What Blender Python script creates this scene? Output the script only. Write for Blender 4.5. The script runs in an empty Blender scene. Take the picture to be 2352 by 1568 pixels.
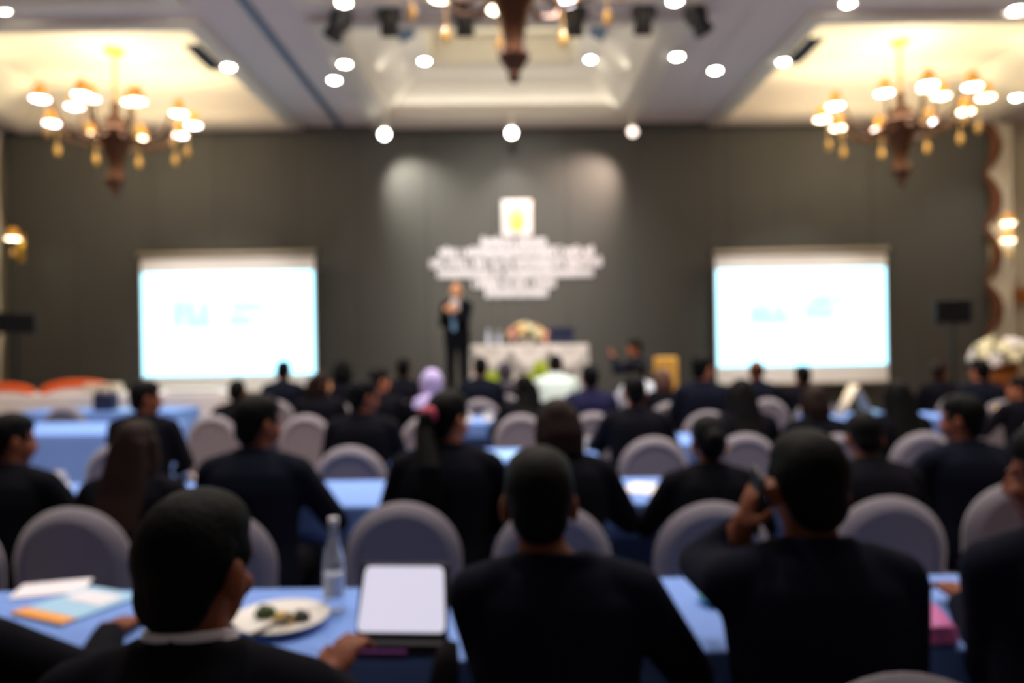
import bpy, bmesh, math, random
from mathutils import Vector, Matrix
C = bpy.context.scene.collection
PI = math.pi
# ------------------------------------------------------------------ camera
F = 1699.0                       # focal length in pixels of the 2352 px frame
VX, VY, ROLL, H = 1165.0, 785.0, math.radians(0.6), 1.53
cam = bpy.data.cameras.new('camera'); camo = bpy.data.objects.new('camera', cam); C.objects.link(camo)
cam.sensor_width = 36.0; cam.lens = 36.0*F/2352.0
cam.shift_x = (1176-VX)/2352.0; cam.shift_y = (VY-784)/2352.0
camo.matrix_world = Matrix.Translation((0,0,H)) @ Matrix.Rotation(PI/2,4,'X') @ Matrix.Rotation(-ROLL,4,'Z')
cam.clip_start = 0.05; cam.clip_end = 60
cam.dof.use_dof = True; cam.dof.focus_distance = 0.42; cam.dof.aperture_fstop = 4.0
bpy.context.scene.camera = camo
# ------------------------------------------------------------------ world, exposure
w = bpy.data.worlds.new('world'); bpy.context.scene.world = w; w.use_nodes = True
w.node_tree.nodes['Background'].inputs[0].default_value = (1.0,0.93,0.98,1)
w.node_tree.nodes['Background'].inputs[1].default_value = 0.042
vs = bpy.context.scene.view_settings
vs.view_transform = 'Standard'; vs.look = 'None'; vs.gamma = 1.0; vs.use_curve_mapping = False; vs.exposure = 1.0

def P(px, py, D):
    dx, dy = px-VX, py-VY; c, s = math.cos(ROLL), math.sin(ROLL)
    u = dx*c - dy*s; v = dx*s + dy*c
    return Vector((u*D/F, D, H - v*D/F))
def DZ(px, py, z):               # depth at which that line of sight meets height z
    v = (px-VX)*math.sin(ROLL) + (py-VY)*math.cos(ROLL)
    return F*(H-z)/v
def lamp(kind, loc, target=None, energy=100, color=(1,1,1), size=0.1, angle=None, blend=1.0, sy=None):
    l = bpy.data.lights.new('lamp_light', kind); o = bpy.data.objects.new('lamp_light', l); C.objects.link(o)
    o.location = loc; l.energy = energy; l.color = color
    if kind == 'AREA':
        l.size = size
        if sy: l.shape = 'RECTANGLE'; l.size_y = sy
    else: l.shadow_soft_size = size
    if kind == 'SPOT': l.spot_size = math.radians(angle or 90); l.spot_blend = blend
    if target is not None:
        o.rotation_euler = (Vector(target)-Vector(loc)).to_track_quat('-Z','Y').to_euler()
    return o
WALL_Y, CEIL = 12.3, 5.13
# light from the room: recessed downlights over the hall, coves, wall washers
DOWN = [(380,10),(525,152),(792,145),(768,182),(975,143),(1357,143),(1555,128),(1643,160),(1800,140),(1948,5),(2335,222),(2335,20),(5,20),(790,4),(1550,0)]
UNSEEN = [(x,y) for y in (3.3,5.3,7.2) for x in (-6.2,-3.1,-0.9,0.9,3.1,6.2)]
down_pts = []
for px,py in DOWN:
    z = CEIL
    if (px,py) in ((525,152),(792,145),(1555,128),(1800,140),(790,4),(1550,0)): z = CEIL-0.085      # set in the moulding
    D = min(DZ(px,py,z), 11.9); p = P(px,py,D)
    if (px,py) in ((975,143),(1357,143)): z = CEIL+0.56; D = 10.9; p = P(px,py,D)                 # in the upper ledge of the coffer
    down_pts.append((p.x, D, z))
K_DOWN = 72
for x,y,z in down_pts: lamp('SPOT', (x,y,z-0.06), (x,y,0), K_DOWN*0.8, (1,0.93,0.86), 0.06, 110)
for x,y in UNSEEN: lamp('SPOT', (x,y,CEIL-0.06), (x,y,0), K_DOWN*1.6, (1,0.90,0.84), 0.08, 115)
for s,x in ((-1,-5.72),(1,5.72)):
    for (cx,cy,sx,sy) in ((x,9.1,3.2,0.12),(x,11.45,3.2,0.12),(x-1.65,10.27,0.12,2.2),(x+1.65,10.27,0.12,2.2)):
        lamp('AREA', (cx,cy,CEIL+0.16), (cx+(x-cx)*0.5,cy+(10.27-cy)*0.5,CEIL+0.6), 7.5, (1,0.86,0.50), sx, sy=sy)
for cx,cy,sx,sy in ((0,9.6,1.8,0.1),(0,11.0,1.8,0.1)):
    lamp('AREA', (cx,cy,CEIL+0.72), (cx,10.3,CEIL+1.1), 1.8, (1,0.92,0.55), sx, sy=sy)
for cx,cy,sx,sy,tx,ty in ((0,8.75,3.2,0.1,0,10.0),(0,11.8,3.4,0.1,0,11.2),(-1.7,10.2,0.1,2.6,-1.0,10.2),(1.66,10.2,0.1,2.6,1.0,10.2)):
    lamp('AREA', (cx,cy,CEIL+0.12), (tx,ty,CEIL+0.6), 3.4, (1,0.95,0.82), sx, sy=sy)
# wall washers on the stage wall, stage spots, added screen spots
lamp('SPOT', (-1.98,11.66,4.72), (-1.46,12.3,3.98), 105, (1,0.96,0.86), 0.05, 78, 1.0)
lamp('SPOT', (0.08,11.66,4.72), (0.06,12.3,3.6), 26, (1,0.97,0.92), 0.05, 80, 1)
lamp('SPOT', (0.0,8.05,4.9), (0.15,12.3,2.9), 430, (1,0.95,0.90), 0.1, 60, 1)
lamp('SPOT', (1.98,11.66,4.72), (1.16,12.3,3.85), 135, (1,0.76,0.64), 0.05, 84, 1.0)
for s in (-1,1): lamp('SPOT', (s*4.3,7.9,4.85), (s*4.63,12.0,1.95), 150, (1,0.95,0.92), 0.08, 38, 0.6)  # added unseen spots that brighten the screen fabric, no fixture modelled
for x,t,e in ((-2.9,-0.9,95),(0.1,-0.2,75),(3.0,1.0,75)):
    lamp('SPOT', (x,8.0,4.9), (t,11.2,1.7), e, (1,0.93,0.84), 0.1, 46, 1)

# ------------------------------------------------------------------ materials
def lin(c): return tuple(((v/255)/12.92 if v/255 <= 0.04045 else ((v/255+0.055)/1.055)**2.4) for v in c)
MATS = {}
def mat(name, rgb, rough=0.7, metal=0.0, bump=0.0, scale=200.0, emit=None, estr=0, var=0.0, spec=0.5, trans=0.0, alpha=1.0, sheen=0.0):
    if name in MATS: return MATS[name]
    m = bpy.data.materials.new(name); m.use_nodes = True; nt = m.node_tree; b = nt.nodes['Principled BSDF']
    col = (*rgb,1)
    b.inputs['Base Color'].default_value = col; b.inputs['Roughness'].default_value = rough; b.inputs['Metallic'].default_value = metal
    b.inputs['Specular IOR Level'].default_value = spec
    if trans: b.inputs['Transmission Weight'].default_value = trans; b.inputs['IOR'].default_value = 1.45
    if sheen: b.inputs['Sheen Weight'].default_value = sheen
    if emit: b.inputs['Emission Color'].default_value = (*emit,1); b.inputs['Emission Strength'].default_value = estr
    if bump or var:
        tc = nt.nodes.new('ShaderNodeTexCoord'); n = nt.nodes.new('ShaderNodeTexNoise'); n.inputs['Scale'].default_value = scale; n.inputs['Detail'].default_value = 3
        nt.links.new(tc.outputs['Object'], n.inputs['Vector'])
        if bump:
            bp = nt.nodes.new('ShaderNodeBump'); bp.inputs['Strength'].default_value = bump; bp.inputs['Distance'].default_value = 0.01
            nt.links.new(n.outputs['Fac'], bp.inputs['Height']); nt.links.new(bp.outputs['Normal'], b.inputs['Normal'])
        if var:
            mx = nt.nodes.new('ShaderNodeMix'); mx.data_type = 'RGBA'
            mx.inputs['A'].default_value = tuple(v*(1-var) for v in rgb)+(1,); mx.inputs['B'].default_value = tuple(min(1,v*(1+var)) for v in rgb)+(1,)
            nt.links.new(n.outputs['Fac'], mx.inputs['Factor']); nt.links.new(mx.outputs['Result'], b.inputs['Base Color'])
    MATS[name] = m; return m
M_stagewall = mat('charcoal_wall_fabric', lin((77,76,72)), 0.9, bump=0.25, scale=90, var=0.06)
M_cream = mat('cream_wall_paint', lin((190,180,158)), 0.8, bump=0.05, scale=40)
M_ceil = mat('ceiling_paint', lin((206,198,198)), 0.85, bump=0.04, scale=30)
M_mould = mat('moulding_paint', lin((214,206,192)), 0.6)
M_cove = mat('coffer_paint', lin((226,218,204)), 0.8)
M_seam = mat('ceiling_track_blue_grey', lin((72,96,124)), 0.6)
M_floor = mat('hall_carpet', lin((168,148,140)), 0.95, bump=0.5, scale=60, var=0.4)
M_stage = mat('stage_carpet', lin((52,46,46)), 0.95, bump=0.4, scale=80, var=0.2)
M_black = mat('black_plastic', lin((20,20,21)), 0.5)
M_bmetal = mat('black_metal', lin((26,25,25)), 0.4, 0.6)
M_bronze = mat('chandelier_bronze', lin((92,60,42)), 0.42, 0.7, bump=0.1, scale=60)
M_gold = mat('gold_leaf', lin((205,160,60)), 0.35, 0.8)
M_amber = mat('amber_glass', lin((214,150,60)), 0.25, emit=lin((230,150,50)), estr=0.25)
M_drop = mat('crystal_drop', lin((205,160,80)), 0.15, emit=lin((200,140,60)), estr=0.06)
M_bulbw = mat('warm_lamp_disc', (1,1,1), 0.5, emit=(1.0,0.90,0.62), estr=7)
M_bulbc = mat('cool_lamp_disc', (1,1,1), 0.5, emit=(1.0,0.93,0.98), estr=7)
M_down = mat('downlight_lens', (1,1,1), 0.5, emit=(1.0,0.98,0.88), estr=26)
M_ball = mat('spot_lens', (1,1,1), 0.5, emit=(1.0,0.98,0.92), estr=10)
M_pinkball = mat('spot_lens_dim', (1,1,1), 0.5, emit=(1.0,0.78,0.66), estr=1.5)
M_fabric = mat('screen_fabric', lin((248,243,238)), 0.8)
M_slide = mat('projected_slide', (0.0,0.0,0.0), 0.9, emit=(0.36,0.80,1.0), estr=1.7)
M_slidetext = mat('slide_print', (0,0,0), 0.9, emit=(0.50,0.80,0.92), estr=0.62)
M_alu = mat('brushed_aluminium', lin((150,140,128)), 0.4, 0.8)
M_chair = mat('grey_stretch_cover', lin((126,119,126)), 0.75, bump=0.12, scale=350, sheen=0.3)
M_leg = mat('chair_leg_metal', lin((120,116,110)), 0.35, 0.9)
M_blue = mat('blue_tablecloth', lin((112,152,226)), 0.7, bump=0.12, scale=160)
M_white = mat('white_cloth', lin((236,228,224)), 0.75, bump=0.1, scale=120)
M_wood = mat('table_wood', lin((120,84,52)), 0.55, var=0.25, scale=12)
M_orange = mat('orange_fabric', lin((232,92,22)), 0.7, bump=0.1, scale=80)
M_navy = mat('navy_suit_wool', lin((18,21,34)), 0.9, spec=0.08, bump=0.15, scale=500)
M_blk = mat('black_suit_wool', lin((15,15,22)), 0.9, spec=0.08, bump=0.15, scale=500)
M_ind = mat('indigo_jacket', lin((34,34,64)), 0.9, spec=0.08, bump=0.15, scale=500)
M_mint = mat('mint_white_shirt', lin((214,232,226)), 0.8)
M_pale = mat('pale_blue_white_shirt', lin((206,212,226)), 0.8)
M_shirt = mat('white_shirt', lin((226,222,226)), 0.8)
M_tie = mat('light_blue_tie', lin((140,190,236)), 0.6)
M_skin = mat('skin', lin((176,108,76)), 0.6, spec=0.25)
M_skin2 = mat('deep_skin', lin((124,68,42)), 0.6, spec=0.25)
M_skinl = mat('light_skin', lin((226,160,112)), 0.55)
M_hair = mat('black_hair', lin((8,7,7)), 0.6, spec=0.08, bump=0.4, scale=120)
M_hairb = mat('brown_hair', lin((34,20,14)), 0.6, spec=0.1, bump=0.4, scale=120)
M_grey = mat('thin_grey_hair', lin((120,96,80)), 0.6)
M_lav = mat('lavender_headscarf', lin((186,172,222)), 0.8)
M_dkscarf = mat('charcoal_headscarf', lin((58,52,62)), 0.8)
M_paper = mat('white_paper', lin((238,234,240)), 0.8)
M_ltblue = mat('light_blue_print', lin((160,208,238)), 0.6)
M_oprint = mat('orange_print', lin((240,160,60)), 0.6)
M_porc = mat('white_porcelain', lin((240,236,228)), 0.25)
M_glass = mat('clear_glass', (0.9,0.95,1.0), 0.05, trans=0.9)
M_water = mat('bottle_label', lin((205,215,235)), 0.4)
M_green = mat('dark_green_leaf', lin((50,74,26)), 0.6, var=0.3, scale=40)
M_yellow = mat('yellow_food', lin((208,168,48)), 0.6)
M_dkfood = mat('dark_fruit', lin((38,44,38)), 0.4)
M_lime = mat('lime_leaf', lin((186,206,40)), 0.6, var=0.2, scale=30)
M_pink = mat('pink_petal', lin((232,150,140)), 0.6)
M_rose = mat('rose_petal', lin((206,70,96)), 0.6)
M_peach = mat('peach_petal', lin((240,200,140)), 0.6)
M_creamp = mat('cream_petal', lin((232,222,180)), 0.6)
M_tablet = mat('tablet_screen', lin((225,220,240)), 0.3, emit=(0.80,0.77,0.92), estr=0.40)
M_case = mat('black_folio_case', lin((24,18,22)), 0.6)
M_purple = mat('purple_lining', lin((110,44,120)), 0.6)
M_blueglow = mat('blue_lit_screen', lin((80,80,255)), 0.4, emit=(0.25,0.25,1.0), estr=0.35)
M_cyanp = mat('aqua_packet', lin((140,214,214)), 0.5)
M_magenta = mat('pink_packet', lin((226,120,188)), 0.5)
M_yellowobj = mat('yellow_wrapping', lin((240,190,96)), 0.5)
M_ceramic = mat('terracotta_glaze', lin((150,88,30)), 0.4)
M_navyobj = mat('navy_plastic', lin((30,38,66)), 0.4)

# ------------------------------------------------------------------ mesh builder
class MB:
    def __init__(s): s.v=[]; s.f=[]
    def add(s, vs, fs):
        n=len(s.v); s.v += [tuple(v) for v in vs]; s.f += [tuple(i+n for i in f) for f in fs]; return s
    def box(s, c, d, R=None):
        x,y,z = (k/2 for k in d); R = R or Matrix.Identity(3); c=Vector(c)
        vs=[c+R@Vector((a*x,b*y,e*z)) for a in (-1,1) for b in (-1,1) for e in (-1,1)]
        return s.add(vs,[(0,1,3,2),(4,6,7,5),(0,4,5,1),(2,3,7,6),(0,2,6,4),(1,5,7,3)])
    def ell(s, c, r, R=None, n=14, m=9):
        R = R or Matrix.Identity(3); c=Vector(c)
        if not hasattr(r,'__len__'): r=(r,r,r)
        vs=[c+R@Vector((0,0,r[2]))]
        for j in range(1,m):
            t=PI*j/m
            for i in range(n):
                a=2*PI*i/n; vs.append(c+R@Vector((r[0]*math.sin(t)*math.cos(a), r[1]*math.sin(t)*math.sin(a), r[2]*math.cos(t))))
        vs.append(c-R@Vector((0,0,r[2]))); fs=[]
        for i in range(n): fs.append((0,1+i,1+(i+1)%n)); fs.append((len(vs)-1, 1+(m-2)*n+(i+1)%n, 1+(m-2)*n+i))
        for j in range(m-2):
            for i in range(n): a=1+j*n; fs.append((a+i,a+n+i,a+n+(i+1)%n,a+(i+1)%n))
        return s.add(vs,fs)
    def tube(s, pts, rad, n=12, up=(0,1,0), cap=True):
        pts=[Vector(p) for p in pts]; vs=[]; k=len(pts)
        for i,p in enumerate(pts):
            t=(pts[min(i+1,k-1)]-pts[max(i-1,0)]).normalized()
            u=Vector(up); u=(u-t*u.dot(t))
            if u.length<0.05: u=Vector((1,0,0))-t*t.x
            if u.length<0.05: u=Vector((0,0,1))-t*t.z
            u.normalize(); x=u.cross(t); r=rad[i] if hasattr(rad,'__len__') else rad
            rx,ry = r if hasattr(r,'__len__') else (r,r)
            for j in range(n):
                a=2*PI*j/n; vs.append(p+x*(rx*math.cos(a))+u*(ry*math.sin(a)))
        fs=[(i*n+j,i*n+(j+1)%n,(i+1)*n+(j+1)%n,(i+1)*n+j) for i in range(k-1) for j in range(n)]
        if cap: fs += [tuple(range(n-1,-1,-1)), tuple(range((k-1)*n,k*n))]
        return s.add(vs,fs)
    def cap(s, p, q, a, b, n=12):
        s.tube([p,q],[a,b],n); s.ell(p,a,n=n,m=8); s.ell(q,b,n=n,m=8); return s
    def lathe(s, prof, c=(0,0,0), n=20):
        c=Vector(c); k=len(prof)
        vs=[c+Vector((r*math.cos(2*PI*j/n), r*math.sin(2*PI*j/n), z)) for r,z in prof for j in range(n)]
        fs=[(i*n+j,i*n+(j+1)%n,(i+1)*n+(j+1)%n,(i+1)*n+j) for i in range(k-1) for j in range(n)]
        if prof[0][0]>1e-4: fs.append(tuple(range(n-1,-1,-1)))
        if prof[-1][0]>1e-4: fs.append(tuple(range((k-1)*n,k*n)))
        return s.add(vs,fs)
    def mesh(s, name):
        me=bpy.data.meshes.new(name); me.from_pydata(s.v,[],s.f); bm=bmesh.new(); bm.from_mesh(me)
        bmesh.ops.remove_doubles(bm, verts=bm.verts, dist=1e-5); bmesh.ops.recalc_face_normals(bm, faces=bm.faces); bm.to_mesh(me); bm.free(); return me
def smooth(me, ang=None):
    for p in me.polygons: p.use_smooth=True
    if ang is not None: me.set_sharp_from_angle(angle=math.radians(ang))
    return me
def blob(mb, name, voxel=0.012, it=6, fac=0.5):
    me=mb.mesh(name); o=bpy.data.objects.new('tmp', me); C.objects.link(o)
    r=o.modifiers.new('r','REMESH'); r.mode='VOXEL'; r.voxel_size=voxel
    sm=o.modifiers.new('s','SMOOTH'); sm.factor=fac; sm.iterations=it
    dg=bpy.context.evaluated_depsgraph_get(); out=bpy.data.meshes.new_from_object(o.evaluated_get(dg)); out.name=name
    bpy.data.objects.remove(o); bpy.data.meshes.remove(me); return smooth(out)
def obj(name, mb, m, parent=None, ang=35, bevel=0, loc=None):
    me = mb.mesh(name) if isinstance(mb,MB) else mb
    if isinstance(mb,MB): smooth(me, ang)
    o=bpy.data.objects.new(name, me); C.objects.link(o)
    if m is not None and not me.materials: me.materials.append(m)
    elif m is not None:
        o.material_slots[0].link='OBJECT'; o.material_slots[0].material=m
    if bevel:
        b=o.modifiers.new('bevel','BEVEL'); b.width=bevel; b.segments=2; b.limit_method='ANGLE'
    if parent is not None: o.parent=parent
    if loc is not None: o.location=loc
    return o
def tag(o, label, cat, group=None, kind=None):
    o['label']=label; o['category']=cat
    if group: o['group']=group
    if kind: o['kind']=kind
    return o
def thing(name, label, cat, loc=(0,0,0), rz=0, group=None):
    o=bpy.data.objects.new(name,None); C.objects.link(o); o.location=loc; o.rotation_euler=(0,0,rz); o.empty_display_size=0.1
    return tag(o,label,cat,group)
def struct(name, mb, m, parent=None, ang=35, bevel=0):
    o=obj(name,mb,m,parent,ang,bevel); o['kind']='structure'; return o
KIDS={}
def dup(root, loc=None, rz=None, label=None, group=None, scale=None):
    if not KIDS.get('n')==len(bpy.data.objects):
        KIDS.clear()
        for o in bpy.data.objects:
            if o.parent: KIDS.setdefault(o.parent.name,[]).append(o)
    def cp(o,par):
        c=o.copy(); C.objects.link(c)
        if par is not None: c.parent=par
        for k in KIDS.get(o.name,[]): cp(k,c)
        return c
    r=cp(root,None)
    if loc is not None: r.location=loc
    if rz is not None: r.rotation_euler=(0,0,rz)
    if scale is not None: r.scale=scale if hasattr(scale,'__len__') else (scale,)*3
    if label: r['label']=label
    if group: r['group']=group
    KIDS['n']=-1
    return r

# ------------------------------------------------------------------ room shell
struct('floor', MB().box((0,5,-0.05),(21,17,0.1)), M_floor)
struct('stage', MB().box((0.2,10.95,0.36),(7.4,2.7,0.72)), M_stage, bevel=0.01)
struct('wall_back', MB().box((0,WALL_Y+0.15,3.2),(21,0.1,6.4)), M_cream)
sw=MB()
for i in range(14):                                            # fabric covered panels with fine joints
    x0=-8.32+i*16.35/14; sw.box((x0+16.35/28, WALL_Y+0.05, CEIL/2),(16.35/14-0.006,0.1,CEIL))
struct('wall_stage', sw, M_stagewall, bevel=0.003)
struct('wall_left', MB().box((-10.4,5,3.2),(0.1,17,6.4)), M_cream)
struct('wall_right', MB().box((10.4,5,3.2),(0.1,17,6.4)), M_cream)
# ceiling: flat plane with six stepped coffers
XS=[-10.4,-7.95,-3.45,-2.08,2.02,3.45,7.95,10.4]; YS=[-3.5,3.7,7.75,8.2,12.2,12.4]
cm=MB()
for i in range(7):
    for j in range(5):
        if i in (1,3,5) and j in (1,3): continue
        x0,x1,y0,y1=XS[i],XS[i+1],YS[j],YS[j+1]
        cm.box(((x0+x1)/2,(y0+y1)/2,CEIL+0.03),(x1-x0,y1-y0,0.06))
struct('ceiling', cm, M_ceil, ang=10)
def ring(mb, x0,x1,y0,y1, prof):                               # prof: (inset, z) pairs, swept round the rectangle
    rows=[]
    for ins,z in prof: rows.append([(x0+ins,y0+ins,z),(x1-ins,y0+ins,z),(x1-ins,y1-ins,z),(x0+ins,y1-ins,z)])
    vs=[p for r in rows for p in r]
    fs=[(i*4+j,i*4+(j+1)%4,(i+1)*4+(j+1)%4,(i+1)*4+j) for i in range(len(rows)-1) for j in range(4)]
    mb.add(vs,fs)
tn=0
for i in (1,3,5):
    for j in (1,3):
        x0,x1,y0,y1=XS[i],XS[i+1],YS[j],YS[j+1]; tn+=1
        md=MB(); ring(md,x0-0.1,x1+0.1,y0-0.05,y1+0.05,[(0,CEIL),(0,CEIL-0.06),(0.10,CEIL-0.09),(0.2,CEIL-0.06),(0.26,CEIL-0.02),(0.30,CEIL+0.02),(0.36,CEIL+0.10),(0.36,CEIL+0.13),(0.32,CEIL+0.13)])
        struct('trim_%d'%tn, md, M_mould, ang=50)
        cv=MB(); t1=CEIL+0.52
        if i==3:
            ring(cv,x0,x1,y0,y1,[(0.2,CEIL+0.05),(0.26,CEIL+0.12),(0.60,t1-0.04),(0.66,t1),(0.62,t1),(0.74,t1+0.03),(0.94,t1+0.05),(1.0,t1+0.12),(1.0,CEIL+1.02)])
            a=1.0; z=CEIL+1.02
        else:
            ring(cv,x0,x1,y0,y1,[(0.2,CEIL+0.05),(0.26,CEIL+0.12),(0.52,t1-0.14),(0.62,t1-0.06),(0.66,t1)]); a=0.66; z=t1
        cv.add([(x0+a,y0+a,z),(x1-a,y0+a,z),(x1-a,y1-a,z),(x0+a,y1-a,z)],[(0,1,2,3)])
        struct('ceiling', cv, M_cove, ang=30)
struct('trim_7', MB().box((-2.72,4.4,CEIL-0.005),(0.09,15.6,0.03)), M_seam)
struct('trim_8', MB().box((2.72,4.4,CEIL-0.002),(0.03,15.6,0.02)), M_ceil)
struct('trim_9', MB().box((0,WALL_Y-0.03,CEIL-0.03),(16.4,0.06,0.06)), M_stagewall)
struct('trim_10', MB().box((9.35,WALL_Y+0.06,2.22),(2.0,0.08,0.24)), M_ceramic, bevel=0.01)
# slatted panels: dark strips on the side coffer edges, grey vents at centre
def vent(loc, size, ry, label, rz=0):
    t=thing('slatted_panel', label, 'vent', loc, rz, 'slot vents in the ceiling coffers'); t.rotation_euler=(0,ry,rz)
    obj('frame', MB().box((0,0,0),(size[0],size[1],0.02)), M_seam, t, bevel=0.003)
    g=MB()
    for k in range(5): g.box((-size[0]*0.4+size[0]*0.2*k,0,-0.012),(size[0]*0.12,size[1]*0.92,0.012))
    obj('grille', g, M_bmetal if 'slot' in label else M_seam, t); return t
vent((-3.66,9.05,CEIL-0.085),(0.2,0.8,0), 0, 'dark slotted strip on the inner edge of the left ceiling coffer')
vent((3.66,9.05,CEIL-0.085),(0.2,0.8,0), 0, 'dark slotted strip on the inner edge of the right ceiling coffer')
vent((-1.30,9.75,CEIL+0.50),(0.22,0.5,0), math.radians(-30), 'grey vent on the left slope of the centre coffer')
vent((1.24,9.75,CEIL+0.50),(0.22,0.5,0), math.radians(30), 'grey vent on the right slope of the centre coffer')

# ------------------------------------------------------------------ ceiling lamps
dl=None
DL_LABELS=['recessed downlight at the upper left, above the left chandelier coffer','recessed downlight at the right edge of the left coffer',
 'upper of two close downlights left of the centre coffer','lower of two close downlights left of the centre coffer','recessed downlight over the left half of the centre coffer',
 'recessed downlight over the right half of the centre coffer','downlight by the right rim of the centre coffer, under the rightmost spotlight','downlight between the centre coffer and the right coffer',
 'downlight at the left edge of the right coffer','recessed downlight at the upper right, above the right chandelier coffer','downlight at the far right edge, right of the right chandelier',
 'downlight in the top right corner of the picture','downlight in the top left corner of the picture','downlight at the top edge above the leftmost black spotlight','downlight at the top edge near the rightmost black spotlight']
def make_down():
    t=thing('downlight','','downlight',(0,0,0),0,'recessed ceiling downlights')
    obj('trim_ring', MB().lathe([(0.066,0.0),(0.09,-0.004),(0.094,-0.014),(0.08,-0.02),(0.066,-0.014),(0.066,0.0)],n=24), M_mould, t)
    obj('lens', MB().lathe([(0.0,-0.03),(0.045,-0.026),(0.065,-0.012)],n=24), M_down, t); return t
dl=make_down()
for i,((x,y,z),lab) in enumerate(zip(down_pts,DL_LABELS)):
    o=dl if i==0 else dup(dl)
    o.location=(x,y,z); o['label']=lab
# black stage spotlights on a bar
SP=[(775,60,-35,'leftmost black spotlight hanging over the stage, tilted right'),(893,48,-8,'second black spotlight from the left on the ceiling'),(1067,48,-4,'black spotlight just left of the centre chandelier'),
    (1320,48,4,'black spotlight just right of the centre chandelier'),(1478,45,8,'second black spotlight from the right on the ceiling'),(1605,48,35,'rightmost black spotlight hanging over the stage, tilted left')]
sp0=thing('stage_spotlight','','spotlight',(0,0,0),0,'black stage spotlights')
obj('housing', MB().lathe([(0.0,0.15),(0.07,0.15),(0.09,0.12),(0.095,-0.08),(0.105,-0.09),(0.105,-0.15),(0.09,-0.15),(0.085,-0.1),(0,-0.1)],n=20), M_black, sp0)
yk=MB(); yk.tube([(-0.11,0,0),(-0.12,0,0.1),(-0.07,0,0.2),(0.07,0,0.2),(0.12,0,0.1),(0.11,0,0)],0.012,8); obj('yoke', yk, M_bmetal, sp0)
obj('clamp', MB().box((0,0,0.225),(0.06,0.06,0.05)), M_bmetal, sp0)
for i,(px,py,rx,lab) in enumerate(SP):
    o=sp0 if i==0 else dup(sp0)
    p=P(px,py,7.95); o.location=p; o['label']=lab; o.rotation_euler=(math.radians(30),0,0) if abs(rx)<20 else (math.radians(20),math.radians(-rx),0)
bar=MB(); a=P(740,10,7.95); b=P(1640,4,7.95); bar.tube([(a.x,7.95,5.06),(b.x,7.95,5.06)],0.02,8)
for x in (-1.6,0.2,2.0): bar.tube([(x,7.95,5.06),(x,7.95,CEIL+0.02)],0.012,6)
tag(obj('lighting_bar',bar,M_ceil),'slim ceiling bar carrying the six black stage spotlights','lighting bar')
wl0=thing('wall_washer','','spotlight',(0,0,0),0,'small spotlights along the top of the stage wall')
obj('lens', MB().ell((0,-0.05,-0.06),(0.072,0.03,0.072)), M_ball, wl0)
obj('housing', MB().lathe([(0.0,0.1),(0.05,0.1),(0.06,0.05),(0.075,-0.02),(0.0,-0.02)],(0,0.02,-0.03)), M_mould, wl0)
obj('stem', MB().tube([(0,0.02,0.04),(0,0.02,CEIL-4.80)],0.018,8), M_mould, wl0)
for i,(px,lab,m) in enumerate([(884,'left bright spotlight at the top of the stage wall',M_ball),(1175,'middle bright spotlight at the top of the stage wall',M_ball),(1452,'dim pinkish spotlight at the top right of the stage wall',M_pinkball)]):
    o=wl0 if i==0 else dup(wl0)
    p=P(px,304,11.5); o.location=(p.x,11.5,4.82); o['label']=lab
    if i==2:
        k=[c for c in bpy.data.objects if c.parent==o and c.name.startswith('lens')][0]; k.material_slots[0].link='OBJECT'; k.material_slots[0].material=m

# ------------------------------------------------------------------ chandeliers
def make_chandelier():
    t=thing('chandelier','','chandelier',(0,0,0),0,'bronze chandeliers')    # origin at ring height
    obj('rod', MB().tube([(0,0,0.2),(0,0,0.93)],0.022,8), M_gold, t)
    obj('canopy', MB().lathe([(0.0,0.97),(0.14,0.97),(0.13,0.93),(0.05,0.88),(0.0,0.87)]), M_gold, t)
    obj('body', MB().lathe([(0.0,0.26),(0.04,0.25),(0.06,0.18),(0.05,0.1),(0.10,0.04),(0.17,-0.02),(0.19,-0.1),(0.26,-0.17),(0.25,-0.24),(0.18,-0.38),(0.12,-0.55),(0.09,-0.7),(0.12,-0.78),(0.14,-0.85),(0.09,-0.93),(0.05,-0.98),(0.06,-1.02),(0.03,-1.07),(0,-1.09)],n=24), M_bronze, t)
    lights=[(1.0,a,0.0) for a in (240,276,312,348,20,58,98,134,170)]+[(0.5,a,0.12) for a in (200,262,320)]
    for k,(R,a,dz) in enumerate(lights):
        a=math.radians(a); d=Vector((math.cos(a),math.sin(a),0))
        path=[d*0.14+Vector((0,0,-0.2)), d*(0.35*R+0.1)+Vector((0,0,-0.34)), d*(0.7*R+0.06)+Vector((0,0,-0.22+dz)), d*(0.88*R)+Vector((0,0,0.02+dz)), d*(0.95*R)+Vector((0,0,0.16+dz)), d*R+Vector((0,0,0.19+dz))]
        arm=MB(); arm.tube(path,[0.03,0.026,0.022,0.02,0.018,0.016],8,up=(0,0,1)); arm.ell(path[1],(0.045,0.045,0.03))
        ao=obj('arm',arm,M_bronze,t)
        sh=MB().lathe([(0.03,0.21),(0.05,0.2),(0.075,0.15),(0.088,0.08),(0.115,0.01),(0.108,0.01),(0.082,0.07),(0.07,0.14),(0.03,0.18)],d*R+Vector((0,0,dz)),n=18)
        obj('shade',sh,M_amber,ao)
        obj('bulb',MB().lathe([(0,-0.012),(0.07,-0.006),(0.105,0.008)],d*R+Vector((0,0,dz)),n=18),(M_bulbc if k in (0,1,4,5,8,9) else M_bulbw),ao)
        if k<9:
            q=d*(0.92*R)+Vector((0,0,-0.38)); dr=MB().lathe([(0,0.34),(0.006,0.33),(0.006,0.08),(0.03,0.05),(0.042,0.0),(0.03,-0.05),(0,-0.09)],q,n=12)
            obj('crystal_drop',dr,M_drop,ao)
    return t
cl=P(265,275,10.3); cr=P(2068,262,10.3)
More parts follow.
